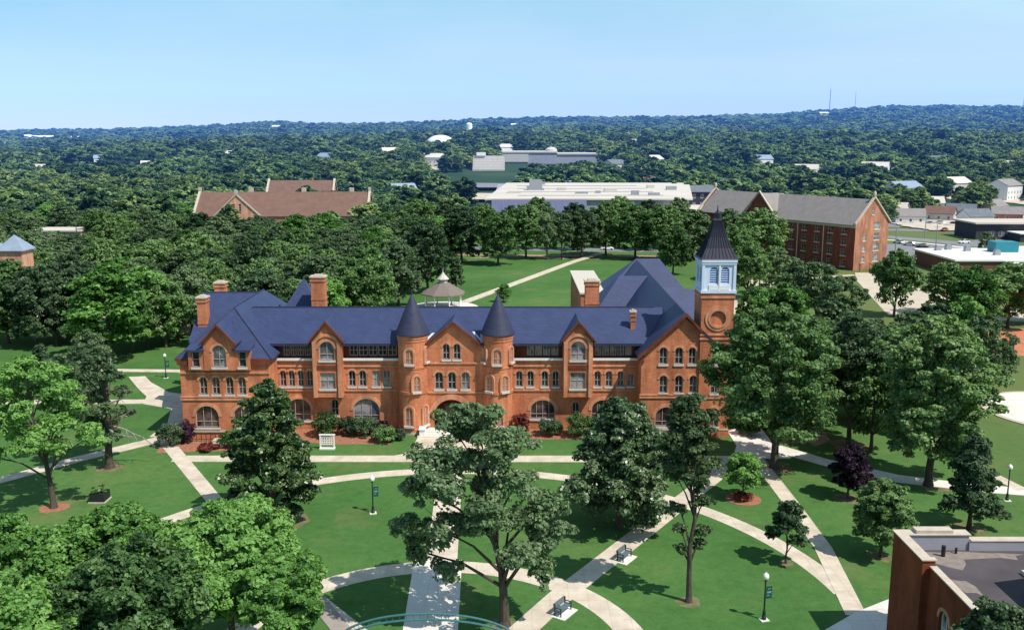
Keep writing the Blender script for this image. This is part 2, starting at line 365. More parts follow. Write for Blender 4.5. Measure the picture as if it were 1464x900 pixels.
def window(parent, O, U, NV, u, z0, w, h, rise=None, bars=(1, 1), pane='glass', frame='window_frame', sill='sill_stone', hood=True, inset=.2, fw=.09):
    """a window part: frame with glazing bars, > pane, > sill, > arch of rubbed brick"""
    O = Vector(O); U = Vector(U); NV = Vector(NV)
    P = lambda a, z, n=0.0: tuple(O + U * a + Vector((0, 0, z)) + NV * n)
    out = arch_pts(u, z0, w, h, rise); inn = arch_pts(u, z0 + fw, w - 2 * fw, h - 2 * fw, None if rise is None else max(rise - fw, .05))
    mb = MB(); k = len(out)
    for i in range(k):
        j = (i + 1) % k
        mb.face([P(*out[i], -inset), P(*out[j], -inset), P(*inn[j], -inset), P(*inn[i], -inset)])
        mb.face([P(*inn[i], -inset), P(*inn[j], -inset), P(*inn[j], -inset - .07), P(*inn[i], -inset - .07)])
    t = .035
    def bar(ua, ub, za, zb):
        c = [P(ua, za, -inset - .05), P(ub, za, -inset - .05), P(ub, zb, -inset - .05), P(ua, zb, -inset - .05)]
        d = [P(ua, za, -inset + .01), P(ub, za, -inset + .01), P(ub, zb, -inset + .01), P(ua, zb, -inset + .01)]
        mb.face(d)
        for i in range(4): mb.face([c[i], c[(i + 1) % 4], d[(i + 1) % 4], d[i]])
    for i in range(bars[0]):
        uu = u - w / 2 + w * (i + 1) / (bars[0] + 1); r = 0 if rise is None else rise * (1 - math.sqrt(max(0, 1 - (2 * (uu - u) / w) ** 2)))
        bar(uu - t, uu + t, z0 + fw, z0 + h - fw - r)
    for i in range(bars[1]):
        hh = (h if rise is None else h - rise * .9); zz = z0 + hh * (i + 1) / (bars[1] + 1)
        bar(u - w / 2 + fw, u + w / 2 - fw, zz - t, zz + t)
    f = mb.build('window', frame, parent)
    g = MB(); g.face([P(*p, -inset - .065) for p in inn]); g.build('pane', pane, f)
    if sill:
        q = MB(); a = w / 2 + .14
        pts = [(-a, -.28), (a, -.28), (a, 0), (-a, 0)]
        lo = [P(u + x, z0 + z, -inset) for x, z in pts]; hi = [P(u + x, z0 + z, .14) for x, z in pts]
        q.face(hi)
        for i in range(4): q.face([lo[i], lo[(i + 1) % 4], hi[(i + 1) % 4], hi[i]])
        q.build('sill', sill, f)
    if hood and rise is not None:
        q = MB(); n = 10; zs = z0 + h - rise; hw = .26 if w < 2 else .42
        for i in range(n):
            a, b = math.pi * i / n, math.pi * (i + 1) / n
            I = [(u + w / 2 * math.cos(x), zs + rise * math.sin(x)) for x in (a, b)]
            E = [(u + (w / 2 + hw) * math.cos(x), zs + (rise + hw) * math.sin(x)) for x in (a, b)]
            q.face([P(*I[0], .07), P(*E[0], .07), P(*E[1], .07), P(*I[1], .07)])
            q.face([P(*E[0], .07), P(*E[0], 0), P(*E[1], 0), P(*E[1], .07)])
            q.face([P(*I[0], .07), P(*I[0], -.1), P(*I[1], -.1), P(*I[1], .07)])
        q.build('arch', 'brick_arch', f)
    return f
# ================================================================== the brick hall
FR = ((1, 0, 0), (0, -1, 0))           # facade facing the camera: U, N
def front(Y): return ((0, Y, 0), (1, 0, 0), (0, -1, 0))

hall = thing('brick_hall', 'long orange brick hall with navy slate roofs, two round turrets and a belfry tower', 'hall')

def facade(Y, outline, wins, name='wall', depth=.4, parent=None, mat='brick'):
    """wins: (u, z0, w, h, rise, bars, pane)"""
    parent = parent or hall
    mb = MB(); O, U, NV = front(Y)
    mb.wall(O, U, NV, outline, [arch_pts(*w[:5]) for w in wins], depth)
    o = mb.build(name, mat, parent)
    for w in wins:
        window(parent, O, U, NV, *w[:5], bars=w[5], pane=w[6] if len(w) > 6 else 'glass')
    return o

def rect(x0, x1, z0, z1): return [(x0, z0), (x1, z0), (x1, z1), (x0, z1)]
S = (1, 1)
# --- west pavilion, front plane Y=117
PL = 117.0
wins = [(-39.2, 1.6, 3.0, 2.9, 1.45, (2, 1), 'glass_warm'), (-34.3, 1.6, 3.0, 2.9, 1.45, (2, 1), 'glass_warm')]
wins += [(u, 6.0, 1.0, 2.3, .5, S, 'glass_warm') for u in (-39.45, -37.85, -36.1, -34.5)]
facade(PL, rect(-42.3, -31.0, 0, 10.6), wins)
g = MB()  # middle gabled dormer of the pavilion front
O, U, NV = front(PL - .55)
g.wall(O, U, NV, [(-39.0, 9.3), (-35.1, 9.3), (-35.1, 12.9), (-37.05, 15.0), (-39.0, 12.9)], [arch_pts(-37.05, 9.7, 1.75, 2.85, .87)], .5)
g.box(-39.0, -38.75, PL - .545, PL + 2.5, 9.3, 12.9); g.box(-35.35, -35.1, PL - .545, PL + 2.5, 9.3, 12.9)
g.box(-38.745, -35.355, PL - .5, PL - .003, 9.2, 9.35)
d1 = g.build('gable', 'brick', hall)
window(hall, O, U, NV, -37.05, 9.7, 1.75, 2.85, .87, bars=(1, 1), pane='glass_blind')
for u in (-40.05, -34.15):
    g = MB(); O, U, NV = front(PL - .5)
    g.wall(O, U, NV, rect(u - .95, u + .95, 9.3, 12.0), [arch_pts(u, 9.7, .95, 2.0, None)], .5)
    g.box(u - .95, u - .7, PL - .495, PL + 1.6, 9.3, 12.0); g.box(u + .7, u + .95, PL - .495, PL + 1.6, 9.3, 12.0)
    d = g.build('side_dormer', 'brick', hall)
    window(hall, O, U, NV, u, 9.7, .95, 2.0, None, bars=(0, 1), hood=False)
    g = MB(); g.slab([(u - 1.15, PL - .85, 12.0), (u + 1.15, PL - .85, 12.0), (u + 1.15, PL + 3.0, 12.75), (u - 1.15, PL + 3.0, 12.75)], .22)
    g.build('dormer_roof', 'slate', d)
# side walls of the pavilion
mb = MB(); mb.wall((-31.0, 0, 0), (0, 1, 0), (1, 0, 0), rect(117.0, 143, 0, 10.6), [], .35); mb.build('wall', 'brick', hall)
mb = MB(); mb.wall((-42.3, 0, 0), (0, 1, 0), (-1, 0, 0), rect(117.0, 143, 0, 10.6), [], .35); mb.build('wall', 'brick', hall)
mb = MB(); mb.wall((0, 143, 0), (1, 0, 0), (0, 1, 0), rect(-42.3, -31.0, 0, 10.6), [], .35); mb.build('wall', 'brick', hall)
# courses and cornices, pavilion
def course(x0, x1, Y, z, h, proud=.14, mat='brick_arch', name='string_course'):
    m = MB(); m.box(x0, x1, Y - proud, Y - .003, z, z + h); return m.build(name, mat, hall)
for z, h in ((5.25, .22), (5.6, .16), (8.75, .18)): course(-42.45, -30.85, PL, z, h)
course(-42.5, -30.8, PL, 1.0, .22, .12, 'stone')
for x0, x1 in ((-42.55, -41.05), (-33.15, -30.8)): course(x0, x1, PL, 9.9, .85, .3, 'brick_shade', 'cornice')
# --- recessed west wing, Y=121.5
WL = 121.5
w2 = [(u, 5.9, .86, 2.15, .43, S) for u in (-30.35, -29.2, -28.0, -26.8)] + [(u, 5.9, .95, 2.15, .47, S) for u in (-21.2, -19.8)]
w2 += [(u, 5.9, .95, 2.1, None, S, 'glass_blind') for u in (-18.0, -16.6)]
g1 = [(-28.4, 1.2, 3.2, 3.0, 1.5, (2, 1), 'glass_warm'), (-23.6, 1.9, .95, 2.2, .47, S), (-19.4, 1.0, 3.5, 3.2, 1.6, (2, 1), 'glass_blind')]
facade(WL, rect(-31.0, -12.0, 0, 9.45), w2 + g1)
def attic(x0, x1, Y, groups):
    """set-back third storey under the eaves, with square windows"""
    wins = []
    for (a, b, n) in groups:
        s = (b - a) / n
        wins += [(a + s * (i + .5), 9.95, s - .16, 1.5, None, (1, 1)) for i in range(n)]
    O, U, NV = front(Y + .5); m = MB(); m.wall(O, U, NV, rect(x0, x1, 9.4, 11.75), [arch_pts(*w[:5]) for w in wins], .3)
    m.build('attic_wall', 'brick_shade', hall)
    for w in wins: window(hall, O, U, NV, *w[:5], bars=w[5], pane='glass_blind' if Y > 121.55 else 'glass', sill=None, inset=.1)
attic(-31.0, -12.0, WL, [(-30.3, -26.6, 4), (-21.6, -15.2, 5)])
course(-31.0, -12.0, WL, 9.42, .30, .25, 'white', 'sill_course')
for z, h in ((5.25, .2), (8.55, .16)): course(-31.0, -14.8, WL, z, h)
# --- bays with arched recess and gable
def bay(x, Y, ground_w=None):
    O, U, NV = front(Y - 1.15); m = MB()
    a = 1.95
    m.wall(O, U, NV, [(x - a, 5.0), (x + a, 5.0), (x + a, 12.3), (x, 14.6), (x - a, 12.3)],
           [arch_pts(x, 9.7, 2.0, 2.5, 1.0), arch_pts(x, 5.85, 2.0, 2.15, None)], .5)
    m.box(x - a, x - a + .2, Y - 1.145, Y + 2.2, 5.0, 12.3); m.box(x + a - .2, x + a, Y - 1.145, Y + 2.2, 5.0, 12.3)
    m.box(x - a, x + a, Y - 1.145, Y + .2, 4.7, 4.995)
    b = m.build('bay', 'brick', hall)
    window(hall, O, U, NV, x, 9.7, 2.0, 2.5, 1.0, bars=(1, 1), pane='glass_blind'); window(hall, O, U, NV, x, 5.85, 2.0, 2.15, None, bars=(1, 1), pane='glass_blind')
    for sx in (-1, 1):   # pilaster strips, arch ring shadow
        q = MB(); q.box(x + sx * 1.62 - .24, x + sx * 1.62 + .24, Y - 1.37, Y - 1.153, 4.7, 12.1); q.build('pilaster', 'brick_arch', b)
    q = MB(); n = 12
    for i in range(n):
        t0, t1 = math.pi * i / n, math.pi * (i + 1) / n
        I = [(x + 1.42 * math.cos(t), 11.45 + 1.42 * math.sin(t)) for t in (t0, t1)]; E = [(x + 1.8 * math.cos(t), 11.45 + 1.8 * math.sin(t)) for t in (t0, t1)]
        y = Y - 1.35
        q.face([(I[0][0], y, I[0][1]), (E[0][0], y, E[0][1]), (E[1][0], y, E[1][1]), (I[1][0], y, I[1][1])])
        q.face([(I[0][0], y, I[0][1]), (I[1][0], y, I[1][1]), (I[1][0], y + .2, I[1][1]), (I[0][0], y + .2, I[0][1])])
        q.face([(E[0][0], y, E[0][1]), (E[1][0], y, E[1][1]), (E[1][0], y + .2, E[1][1]), (E[0][0], y + .2, E[0][1])])
    q.build('arch', 'brick_arch', b)
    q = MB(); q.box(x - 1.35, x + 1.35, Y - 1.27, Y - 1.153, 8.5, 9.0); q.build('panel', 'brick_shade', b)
    gable_roof(x, a + .3, Y - 1.5, Y + 5.0, 12.25, 14.9, b)
    return b
def gable_roof(x, a, y0, y1, ze, zr, parent, mat='slate', flash=True):
    r = MB()
    r.slab([(x - a, y0, ze), (x, y0, zr), (x, y1, zr), (x - a, y1, ze)], .2); r.slab([(x, y0, zr), (x + a, y0, ze), (x + a, y1, ze), (x, y1, zr)], .2)
    o = r.build('gable_roof', mat, parent)
    c = MB(); c.slab([(x - a - .06, y0 - .12, ze + .06), (x, y0 - .12, zr + .1), (x, y0 + .1, zr + .1), (x - a - .06, y0 + .1, ze + .06)], .34)
    c.slab([(x, y0 - .12, zr + .1), (x + a + .06, y0 - .12, ze + .06), (x + a + .06, y0 + .1, ze + .06), (x, y0 + .1, zr + .1)], .34)
    c.build('coping', 'brick_shade', o if parent is hall else parent)
    return o
bay(-24.2, WL)
gable_roof(-37.05, 2.3, PL - 1.0, PL + 5.2, 12.75, 15.25, hall)
# --- centre gable between the turrets, Y=120.9
CY = 120.45
cw = [(-8.6, 9.8, .95, 2.1, .47, S), (-7.2, 9.8, .95, 2.1, .47, S)] + [(u, 5.8, 1.1, 2.3, .55, S, p) for u, p in ((-9.6, 'glass'), (-7.9, 'glass'), (-6.1, 'glass_blind'))]
O, U, NV = front(CY); m = MB()
ent = arch_pts(-8.0, .5, 4.6, 3.9, 2.3, 14)
m.wall(O, U, NV, [(-12.0, 0), (-3.2, 0), (-3.2, 11.0), (-7.7, 14.5), (-12.0, 11.0)], [arch_pts(*w[:5]) for w in cw] + [ent], .6)
m.build('wall', 'brick', hall)
for w in cw: window(hall, O, U, NV, *w[:5], bars=w[5], pane=w[6] if len(w) > 6 else 'glass')
m = MB(); n = 14
for i in range(n):
    t0, t1 = math.pi * i / n, math.pi * (i + 1) / n
    I = [(-8.0 + 2.3 * math.cos(t), 2.1 + 2.3 * math.sin(t)) for t in (t0, t1)]; E = [(-8.0 + 3.0 * math.cos(t), 2.1 + 3.0 * math.sin(t)) for t in (t0, t1)]
    y = CY - .14
    m.face([(I[0][0], y, I[0][1]), (E[0][0], y, E[0][1]), (E[1][0], y, E[1][1]), (I[1][0], y, I[1][1])])
    m.face([(E[0][0], y, E[0][1]), (E[1][0], y, E[1][1]), (E[1][0], y + .13, E[1][1]), (E[0][0], y + .13, E[0][1])])
porch = m.build('entrance_arch', 'brick_arch', hall)
m = MB(); m.box(-11.0, -5.0, CY + 3.0, CY + 3.2, .4, 5); m.box(-11.0, -10.9, CY + .6, CY + 3.0, .4, 5); m.box(-5.1, -5.0, CY + .6, CY + 3.0, .4, 5); m.build('recess', 'brick_shade', porch)
for sx in (-.62, .62):
    m = MB(); m.box(-8.0 + sx - .58, -8.0 + sx + .58, CY + 2.85, CY + 2.99, .5, 3.1); d = m.build('door', 'wood_dark', hall)
    m = MB(); m.box(-8.0 + sx - .38, -8.0 + sx + .38, CY + 2.80, CY + 2.845, 1.5, 2.8); m.build('pane', 'glass', d)
course(-12.0, -3.2, CY, 5.25, .2); course(-11.8, -3.4, CY, 9.2, .18)
gable_roof(-7.7, 4.75, CY - .4, CY + 6.6, 11.0, 14.85, hall)
# pale valley flashing where the gable roof meets the main slope
for sx in (-1, 1):
    m = MB(); a = Vector((-7.7 + sx * .15, 126.5, 14.98)); b = Vector((-7.7 + sx * 3.6, 121.35, 12.15)); d = Vector((.16, 0, 0))
    m.slab([a - d, a + d, b + d, b - d], .06); m.build('valley_flashing', 'flashing', hall)
    m = MB(); x = -7.7 + sx * 4.3
    m.slab([(x - .75, 120.9, 11.95), (x + .75, 120.9, 11.95), (x + .75, 122.4, 12.85), (x - .75, 122.4, 12.85)], .06); m.build('valley_flashing', 'flashing', hall)
# entrance steps and landing
m = MB(); m.box(-11.4, -4.4, 118.6, CY - .003, 0, .55); m.box(-11.9, -3.9, 118.2, 118.597, 0, .37); m.box(-12.3, -3.5, 117.8, 118.197, 0, .19); m.build('entrance_steps', 'path_white', hall)
for x in (-11.7, -4.1):
    m = MB(); m.box(x - .35, x + .35, 117.9, 119.7, 0, .95); m.box(x - .45, x + .45, 117.8, 119.8, .953, 1.1); m.build('step_wall', 'white', hall)
# --- turrets
def turret(cx, cy, wl):
    m = MB(); m.lathe(cx, cy, [(2.05, 0), (2.05, .75), (1.92, .8), (1.92, 5.35), (2.03, 5.38), (2.03, 5.72), (1.92, 5.75), (1.92, 8.75), (2.0, 8.78), (2.0, 9.02), (1.92, 9.05), (1.92, 12.3), (1.99, 12.35), (1.99, 12.7), (2.07, 12.75), (2.07, 13.25)], 40)
    t = m.build('turret', 'brick', hall)
    m = MB(); m.lathe(cx, cy, [(2.1, -.002), (2.1, .32), (2.05, .34)], 40); m.build('plinth', 'stone', t)
    m = MB(); m.lathe(cx, cy, [(2.22, 13.15), (2.24, 13.25), (1.85, 14.2), (1.05, 16.2), (.42, 17.6), (.12, 18.2), (.07, 18.35), (.05, 19.0)], 32); m.build('cone_roof', 'slate_dark', t)
    for ang, z0, w, h in wl:
        a = math.radians(ang); NVv = (math.cos(a), math.sin(a), 0); Uv = (-math.sin(a), math.cos(a), 0)
        O = (cx + NVv[0] * 2.15, cy + NVv[1] * 2.15, 0)
        f = window(hall, O, Uv, NVv, 0, z0, w, h, w / 2, bars=(1, 1), pane='glass_warm', inset=.2, hood=False)
        q = MB()  # brick surround standing a hand's breadth proud of the drum
        q.wall(tuple(Vector(O) - Vector(NVv) * .1), Uv, NVv, [(p[0] * 1.0, p[1]) for p in arch_pts(0, z0 - .28, w + .5, h + .55, w / 2 + .25)], [arch_pts(0, z0, w, h, w / 2)], .34, ret=True)
        q.build('surround', 'brick_arch', f)
turret(-13.0, 120.9, [(-103, 1.2, 1.0, 2.5), (-72, 5.85, .9, 2.0), (-98, 9.5, 1.0, 1.9), (-35, 1.2, .9, 2.5), (-22, 9.6, .8, 1.9)])
turret(-1.85, 120.9, [(-85, 1.2, 1.0, 2.5), (-62, 5.85, .9, 2.0), (-122, 5.85, .9, 2.0), (-92, 9.5, 1.05, 1.9), (-28, 9.6, .8, 1.9), (-152, 9.6, .8, 1.9)])
# --- recessed east wing, Y=121.6
WR = 121.6
w2 = [(u, 5.85, .9, 2.1, .45, S) for u in (.95, 2.45, 4.35, 5.8, 11.35, 12.85, 14.4)] + [(15.75, 5.9, .9, 1.6, None, S, 'glass_blind')]
g1 = [(4.1, 1.4, 3.3, 2.6, 1.45, (3, 1), 'glass_warm'), (8.5, 1.5, .95, 2.2, .47, S), (12.2, 1.4, 3.2, 2.6, 1.45, (3, 1), 'glass_warm')]
facade(WR, rect(-.6, 16.7, 0, 9.45), w2 + g1)
attic(-.6, 16.7, WR, [(1.9, 6.2, 4), (10.9, 15.9, 5)])
course(-.2, 16.6, WR, 9.42, .30, .25, 'white', 'sill_course')
for z, h in ((5.25, .2), (8.55, .16)): course(.2, 16.6, WR, z, h)
bay(8.65, WR)
# --- east pavilion with gable and tower, Y=118
PR = 118.0
w3 = [(u, 9.75, 1.05, 2.2, .52, S, 'glass') for u in (19.4, 21.4)] + [(23.1, 9.75, .95, 2.2, .47, S, 'glass')]
w3 += [(u, 5.95, 1.05, 2.3, .52, S, 'glass') for u in (19.5, 21.5, 23.35)]
w3 += [(20.0, 1.45, 2.9, 2.6, 1.45, (2, 1), 'glass_warm'), (23.0, 1.45, .0, .0, None, S)][:1]
facade(PR, [(16.6, 0), (23.95, 0), (23.95, 14.1), (22.1, 15.75), (16.6, 11.0)], w3)
for z, h in ((5.25, .22), (5.6, .16)): course(16.45, 23.9, PR, z, h)
course(16.4, 28.5, PR - .25, 1.0, .22, .1, 'stone')
mb = MB(); mb.wall((16.6, 0, 0), (0, 1, 0), (-1, 0, 0), rect(118.0, 166, 0, 11.0), [], .35); mb.build('wall', 'brick', hall)
mb = MB(); mb.wall((28.0, 0, 0), (0, 1, 0), (1, 0, 0), rect(122, 166, 0, 11.0), [], .35); mb.build('wall', 'brick', hall)
# small gable-foot kneeler
m = MB(); m.box(16.3, 16.9, PR - .35, PR + .3, 9.9, 11.0); m.build('kneeler', 'brick_shade', hall)
# tower
tw = MB(); TX0, TX1, TY0, TY1 = 24.0, 28.1, 117.7, 122.3
O, U, NV = front(TY0)
tww = [(26.1, 5.95, 1.1, 2.3, .55, S, 'glass'), (26.1, 1.5, 1.2, 2.5, .6, S, 'glass_warm'), (26.1, 9.75, 1.1, 2.2, .55, S, 'glass')]
tw.wall(O, U, NV, rect(TX0, TX1, 0, 19.0), [arch_pts(*w[:5]) for w in tww] + [[(26.12 + .98 * math.cos(2 * math.pi * i / 24), 15.75 + .98 * math.sin(2 * math.pi * i / 24)) for i in range(24)]], .5)
tw.wall((TX0, 0, 0), (0, 1, 0), (-1, 0, 0), rect(TY0, TY1, 0, 19.0), [], .3)
tw.wall((TX1, 0, 0), (0, 1, 0), (1, 0, 0), rect(TY0, TY1, 0, 19.0), [], .3)
tw.wall((0, TY1, 0), (1, 0, 0), (0, 1, 0), rect(TX0, TX1, 0, 19.0), [], .3)
tower = tw.build('tower', 'brick', hall)
for w in tww: window(hall, O, U, NV, *w[:5], bars=w[5], pane=w[6])
for z, h in ((5.25, .2), (13.0, .22), (13.55, .18), (18.35, .3)):
    m = MB(); m.box(TX0 - .12, TX1 + .12, TY0 - .12, TY0 - .003, z, z + h); m.box(TX0 - .12, TX0 - .003, TY0 - .003, TY1, z, z + h); m.build('string_course', 'brick_arch', tower)
m = MB()   # round medallion
nn = 28
for r0, r1, y in ((1.0, 1.25, .2), (1.25, 1.62, .12)):
    for i in range(nn):
        a, b = 2 * math.pi * i / nn, 2 * math.pi * (i + 1) / nn
        p = lambda r, t, yy: (26.12 + r * math.cos(t), TY0 - yy, 15.75 + r * math.sin(t))
        m.face([p(r0, a, y), p(r1, a, y), p(r1, b, y), p(r0, b, y)]); m.face([p(r1, a, y), p(r1, a, 0), p(r1, b, 0), p(r1, b, y)]); m.face([p(r0, a, y), p(r0, a, -.1), p(r0, b, -.1), p(r0, b, y)])
med = m.build('medallion', 'brick_arch', tower)
m = MB(); m.face([(26.12 + .99 * math.cos(2 * math.pi * i / 24), TY0 + .12, 15.75 + .99 * math.sin(2 * math.pi * i / 24)) for i in range(24)]); m.build('disc', 'brick', med)
# belfry
bel = MB(); bel.box(TX0 - .2, TX1 + .2, TY0 - .2, TY1 + .2, 19.0, 19.35)
O, U, NV = front(TY0 + .05)
lv = [arch_pts(25.42, 20.2, 1.05, 2.1, .5), arch_pts(26.82, 20.2, 1.05, 2.1, .5)]
bel.wall(O, U, NV, rect(TX0, TX1, 19.353, 22.9), lv, .25)
bel.wall((TX0 - .003, 0, 0), (0, 1, 0), (-1, 0, 0), rect(TY0 + .3, TY1 - .05, 19.353, 22.9), [arch_pts(118.9 + .2, 20.2, 1.05, 2.1, .5), arch_pts(120.6 + .2, 20.2, 1.05, 2.1, .5)], .25)
bel.wall((TX1 + .003, 0, 0), (0, 1, 0), (1, 0, 0), rect(TY0 + .3, TY1 - .05, 19.353, 22.9), [], .25)
bel.wall((0, TY1, 0), (1, 0, 0), (0, 1, 0), rect(TX0, TX1, 19.353, 22.9), [], .25)
bel.box(TX0 - .1, TX0 + .25, TY0 - .08, TY0 + .045, 19.353, 22.7); bel.box(TX1 - .25, TX1 + .1, TY0 - .08, TY0 + .045, 19.353, 22.7)
bel.box(TX0 - .18, TX1 + .18, TY0 - .18, TY1 + .18, 22.9, 23.2); bel.box(TX0 - .12, TX1 + .12, TY0 - .12, TY1 + .12, 22.62, 22.897)
belfry = bel.build('belfry', 'belfry_white', hall)
for ux in (25.42, 26.82):
    m = MB(); m.box(ux - .52, ux + .52, TY0 + .34, TY0 + .4, 20.2, 22.3)
    for i in range(7):
        z = 20.25 + i * .28; m.slab([(ux - .52, TY0 + .12, z), (ux + .52, TY0 + .12, z), (ux + .52, TY0 + .32, z + .2), (ux - .52, TY0 + .32, z + .2)], .05)
    m.build('louvre', 'louvre_blue', belfry)
for uy in (119.1, 120.8):
    m = MB(); m.box(TX0 + .3, TX0 + .36, uy - .52, uy + .52, 20.2, 22.3)
    for i in range(7):
        z = 20.25 + i * .28; m.slab([(TX0 + .1, uy - .52, z), (TX0 + .1, uy + .52, z), (TX0 + .3, uy + .52, z + .2), (TX0 + .3, uy - .52, z + .2)], .05)
    m.build('louvre', 'louvre_blue', belfry)
m = MB()
for ux in (25.42, 26.82): m.box(ux - .6, ux + .6, TY0 - .06, TY0 + .04, 19.42, 20.0)
m.box(26.02, 26.22, TY0 - .09, TY0 + .045, 19.36, 22.5); m.build('balustrade', 'white', belfry)
cxT, cyT = (TX0 + TX1) / 2, (TY0 + TY1) / 2
m = MB(); q2 = math.sqrt(2)
m.lathe(cxT, cyT, [(2.4 * q2, 23.2), (2.2 * q2, 23.4), (1.6 * q2, 24.6), (1.1 * q2, 25.9), (.72 * q2, 27.1), (.48 * q2, 28.0), (.36 * q2, 28.3)], 4, rot=math.pi / 4)
for side in range(4):   # standing seams
    M = Matrix.Translation((cxT, cyT, 0)) @ Matrix.Rotation(side * math.pi / 2, 4, 'Z')
    prof = [(2.2, 23.4), (1.6, 24.6), (1.1, 25.9), (.72, 27.1), (.48, 28.0)]
    for k in range(-4, 5):
        for (r0, z0), (r1, z1) in zip(prof[:-1], prof[1:]):
            p0 = M @ Vector((k * .225 * r0, -r0 - .03, z0)); p1 = M @ Vector((k * .225 * r1, -r1 - .03, z1)); m.tube([p0, p1], .035, 4)
spire = m.build('spire', 'spire_metal', hall)
m = MB(); m.lathe(cxT, cyT, [(.36, 28.1), (.44, 28.25), (.44, 28.9), (.18, 29.1), (.07, 29.4), (.04, 29.9)], 8); m.build('finial', 'spire_metal', spire)
# ------------------------------------------------------------------ main roofs
def roof(name, planes, th=.22, mat='slate', parent=None):
    m = MB()
    for p in planes: m.slab(p, th)
    return m.build(name, mat, parent or hall)
wing = roof('main_roof', [[(-36.5, 120.75, 11.8), (20.5, 120.85, 11.8), (20.5, 127.3, 15.5), (-36.5, 127.3, 15.5)], [(-36.5, 127.3, 15.5), (20.5, 127.3, 15.5), (20.5, 133.8, 11.8), (-36.5, 133.8, 11.8)]])
m = MB(); m.box(-31.5, -14.8, 120.68, 120.745, 11.52, 11.86); m.box(.3, 17.0, 120.72, 120.785, 11.52, 11.86); m.build('gutter', 'slate_dark', wing)
m = MB(); m.box(-35.5, 19.5, 127.2, 127.4, 15.5, 15.6); m.build('ridge', 'slate_dark', wing)
mb = MB(); mb.wall((0, 133.2, 0), (1, 0, 0), (0, 1, 0), rect(-31, 16.6, 0, 11.6), [], .35); mb.build('wall', 'brick', hall)
# west pavilion hip
x0, x1, y0, y1, ze, xr, zr, ya, yb = -42.8, -30.5, 116.8, 143.5, 10.65, -36.65, 16.3, 122.6, 137.8
pav = roof('pavilion_roof', [[(x0, y0, ze), (x1, y0, ze), (xr, ya, zr)], [(x1, y0, ze), (x1, y1, ze), (xr, yb, zr), (xr, ya, zr)], [(x1, y1, ze), (x0, y1, ze), (xr, yb, zr)], [(x0, y1, ze), (x0, y0, ze), (xr, ya, zr), (xr, yb, zr)]])
m = MB(); m.tube([(x1, y0, ze + .04), (xr, ya, zr + .05), (xr, yb, zr + .05)], .09, 6); m.tube([(x0, y0, ze + .04), (xr, ya, zr + .05)], .09, 6); m.build('ridge', 'slate_dark', pav)
xg = roof('cross_roof', [[(-44.6, 127.3, 10.65), (-36.7, 127.3, 10.65), (-36.7, 135, 16.32), (-44.6, 135, 16.32)], [(-36.7, 142.7, 10.65), (-44.6, 142.7, 10.65), (-44.6, 135, 16.32), (-36.7, 135, 16.32)]])
m = MB(); m.tube([(-44.6, 135, 16.36), (-36.7, 135, 16.36)], .09, 6); m.build('ridge', 'slate_dark', xg)
mb = MB(); mb.wall((-44.2, 0, 0), (0, 1, 0), (-1, 0, 0), [(127.6, 0), (142.4, 0), (142.4, 10.6), (135, 16.1), (127.6, 10.6)], [], .35)
mb.wall((0, 127.6, 0), (1, 0, 0), (0, -1, 0), rect(-44.2, -42.3, 0, 10.6), [], .35); mb.wall((0, 142.4, 0), (1, 0, 0), (0, 1, 0), rect(-44.2, -42.3, 0, 10.6), [], .35); mb.build('wall', 'brick', hall)
# long rear wing behind the east pavilion
x0, x1, xr, zr, ze = 16.15, 28.05, 22.1, 16.3, 10.7
roof('rear_roof', [[(x0, 117.5, ze), (xr, 117.5, zr), (xr, 166, zr + .9), (x0, 166, ze)]], mat='slate_shaded')  # west slope, its shade put into the slate colour
rear = roof('rear_roof', [[(xr, 117.5, zr), (x1, 117.5, ze), (x1, 166, ze), (xr, 166, zr + .9)]])
m = MB(); m.slab([(x0 - .1, 117.35, ze + .1), (xr, 117.35, zr + .16), (xr, 117.7, zr + .16), (x0 - .1, 117.7, ze + .1)], .45)
m.slab([(xr, 117.35, zr + .16), (24.1, 117.35, 14.42), (24.1, 117.7, 14.42), (xr, 117.7, zr + .16)], .45); m.build('coping', 'brick_shade', rear)
cross = roof('cross_roof', [[(xr, 139.5, zr + .2), (28.6, 139.5, zr - .4), (28.6, 133.5, ze), (xr, 133.5, ze)], [(28.6, 139.5, zr - .4), (xr, 139.5, zr + .2), (xr, 145.5, ze), (28.6, 145.5, ze)]], mat='slate')
roof('cross_roof', [[(12.2, 143.5, ze), (22.1, 143.5, ze), (22.1, 150, zr + .3), (17.2, 150, zr + .3)], [(12.2, 156.5, ze), (12.2, 143.5, ze), (17.2, 150, zr + .3)], [(22.1, 156.5, ze), (12.2, 156.5, ze), (17.2, 150, zr + .3), (22.1, 150, zr + .3)]], mat='slate')
roof('end_roof', [[(14.5, 160.5, ze), (31.5, 160.5, ze), (26.2, 167, zr + .95), (22.1, 167, zr + .95)], [(14.5, 173, ze), (14.5, 160.5, ze), (22.1, 167, zr + .95)], [(31.5, 160.5, ze), (31.5, 173, ze), (26.2, 167, zr + .95)], [(31.5, 173, ze), (14.5, 173, ze), (22.1, 167, zr + .95), (26.2, 167, zr + .95)]])
m = MB(); m.box(12.6, 16.6, 144.0, 156.0, 0, 10.95); m.build('wall', 'brick', hall)
m = MB(); m.box(15, 31, 161, 172.6, 0, 10.95); m.build('wall', 'brick', hall)
m = MB(); m.box(28.003, 28.4, 134, 145, 0, 10.95); m.build('wall', 'brick', hall)
# flat roofed annex
m = MB(); m.box(11.9, 16.3, 161, 189, 0, 11.8); an = m.build('annex', 'brick', hall)
m = MB(); m.box(11.7, 16.5, 160.8, 189.2, 11.803, 12.1); m.build('roof', 'roof_white', an)
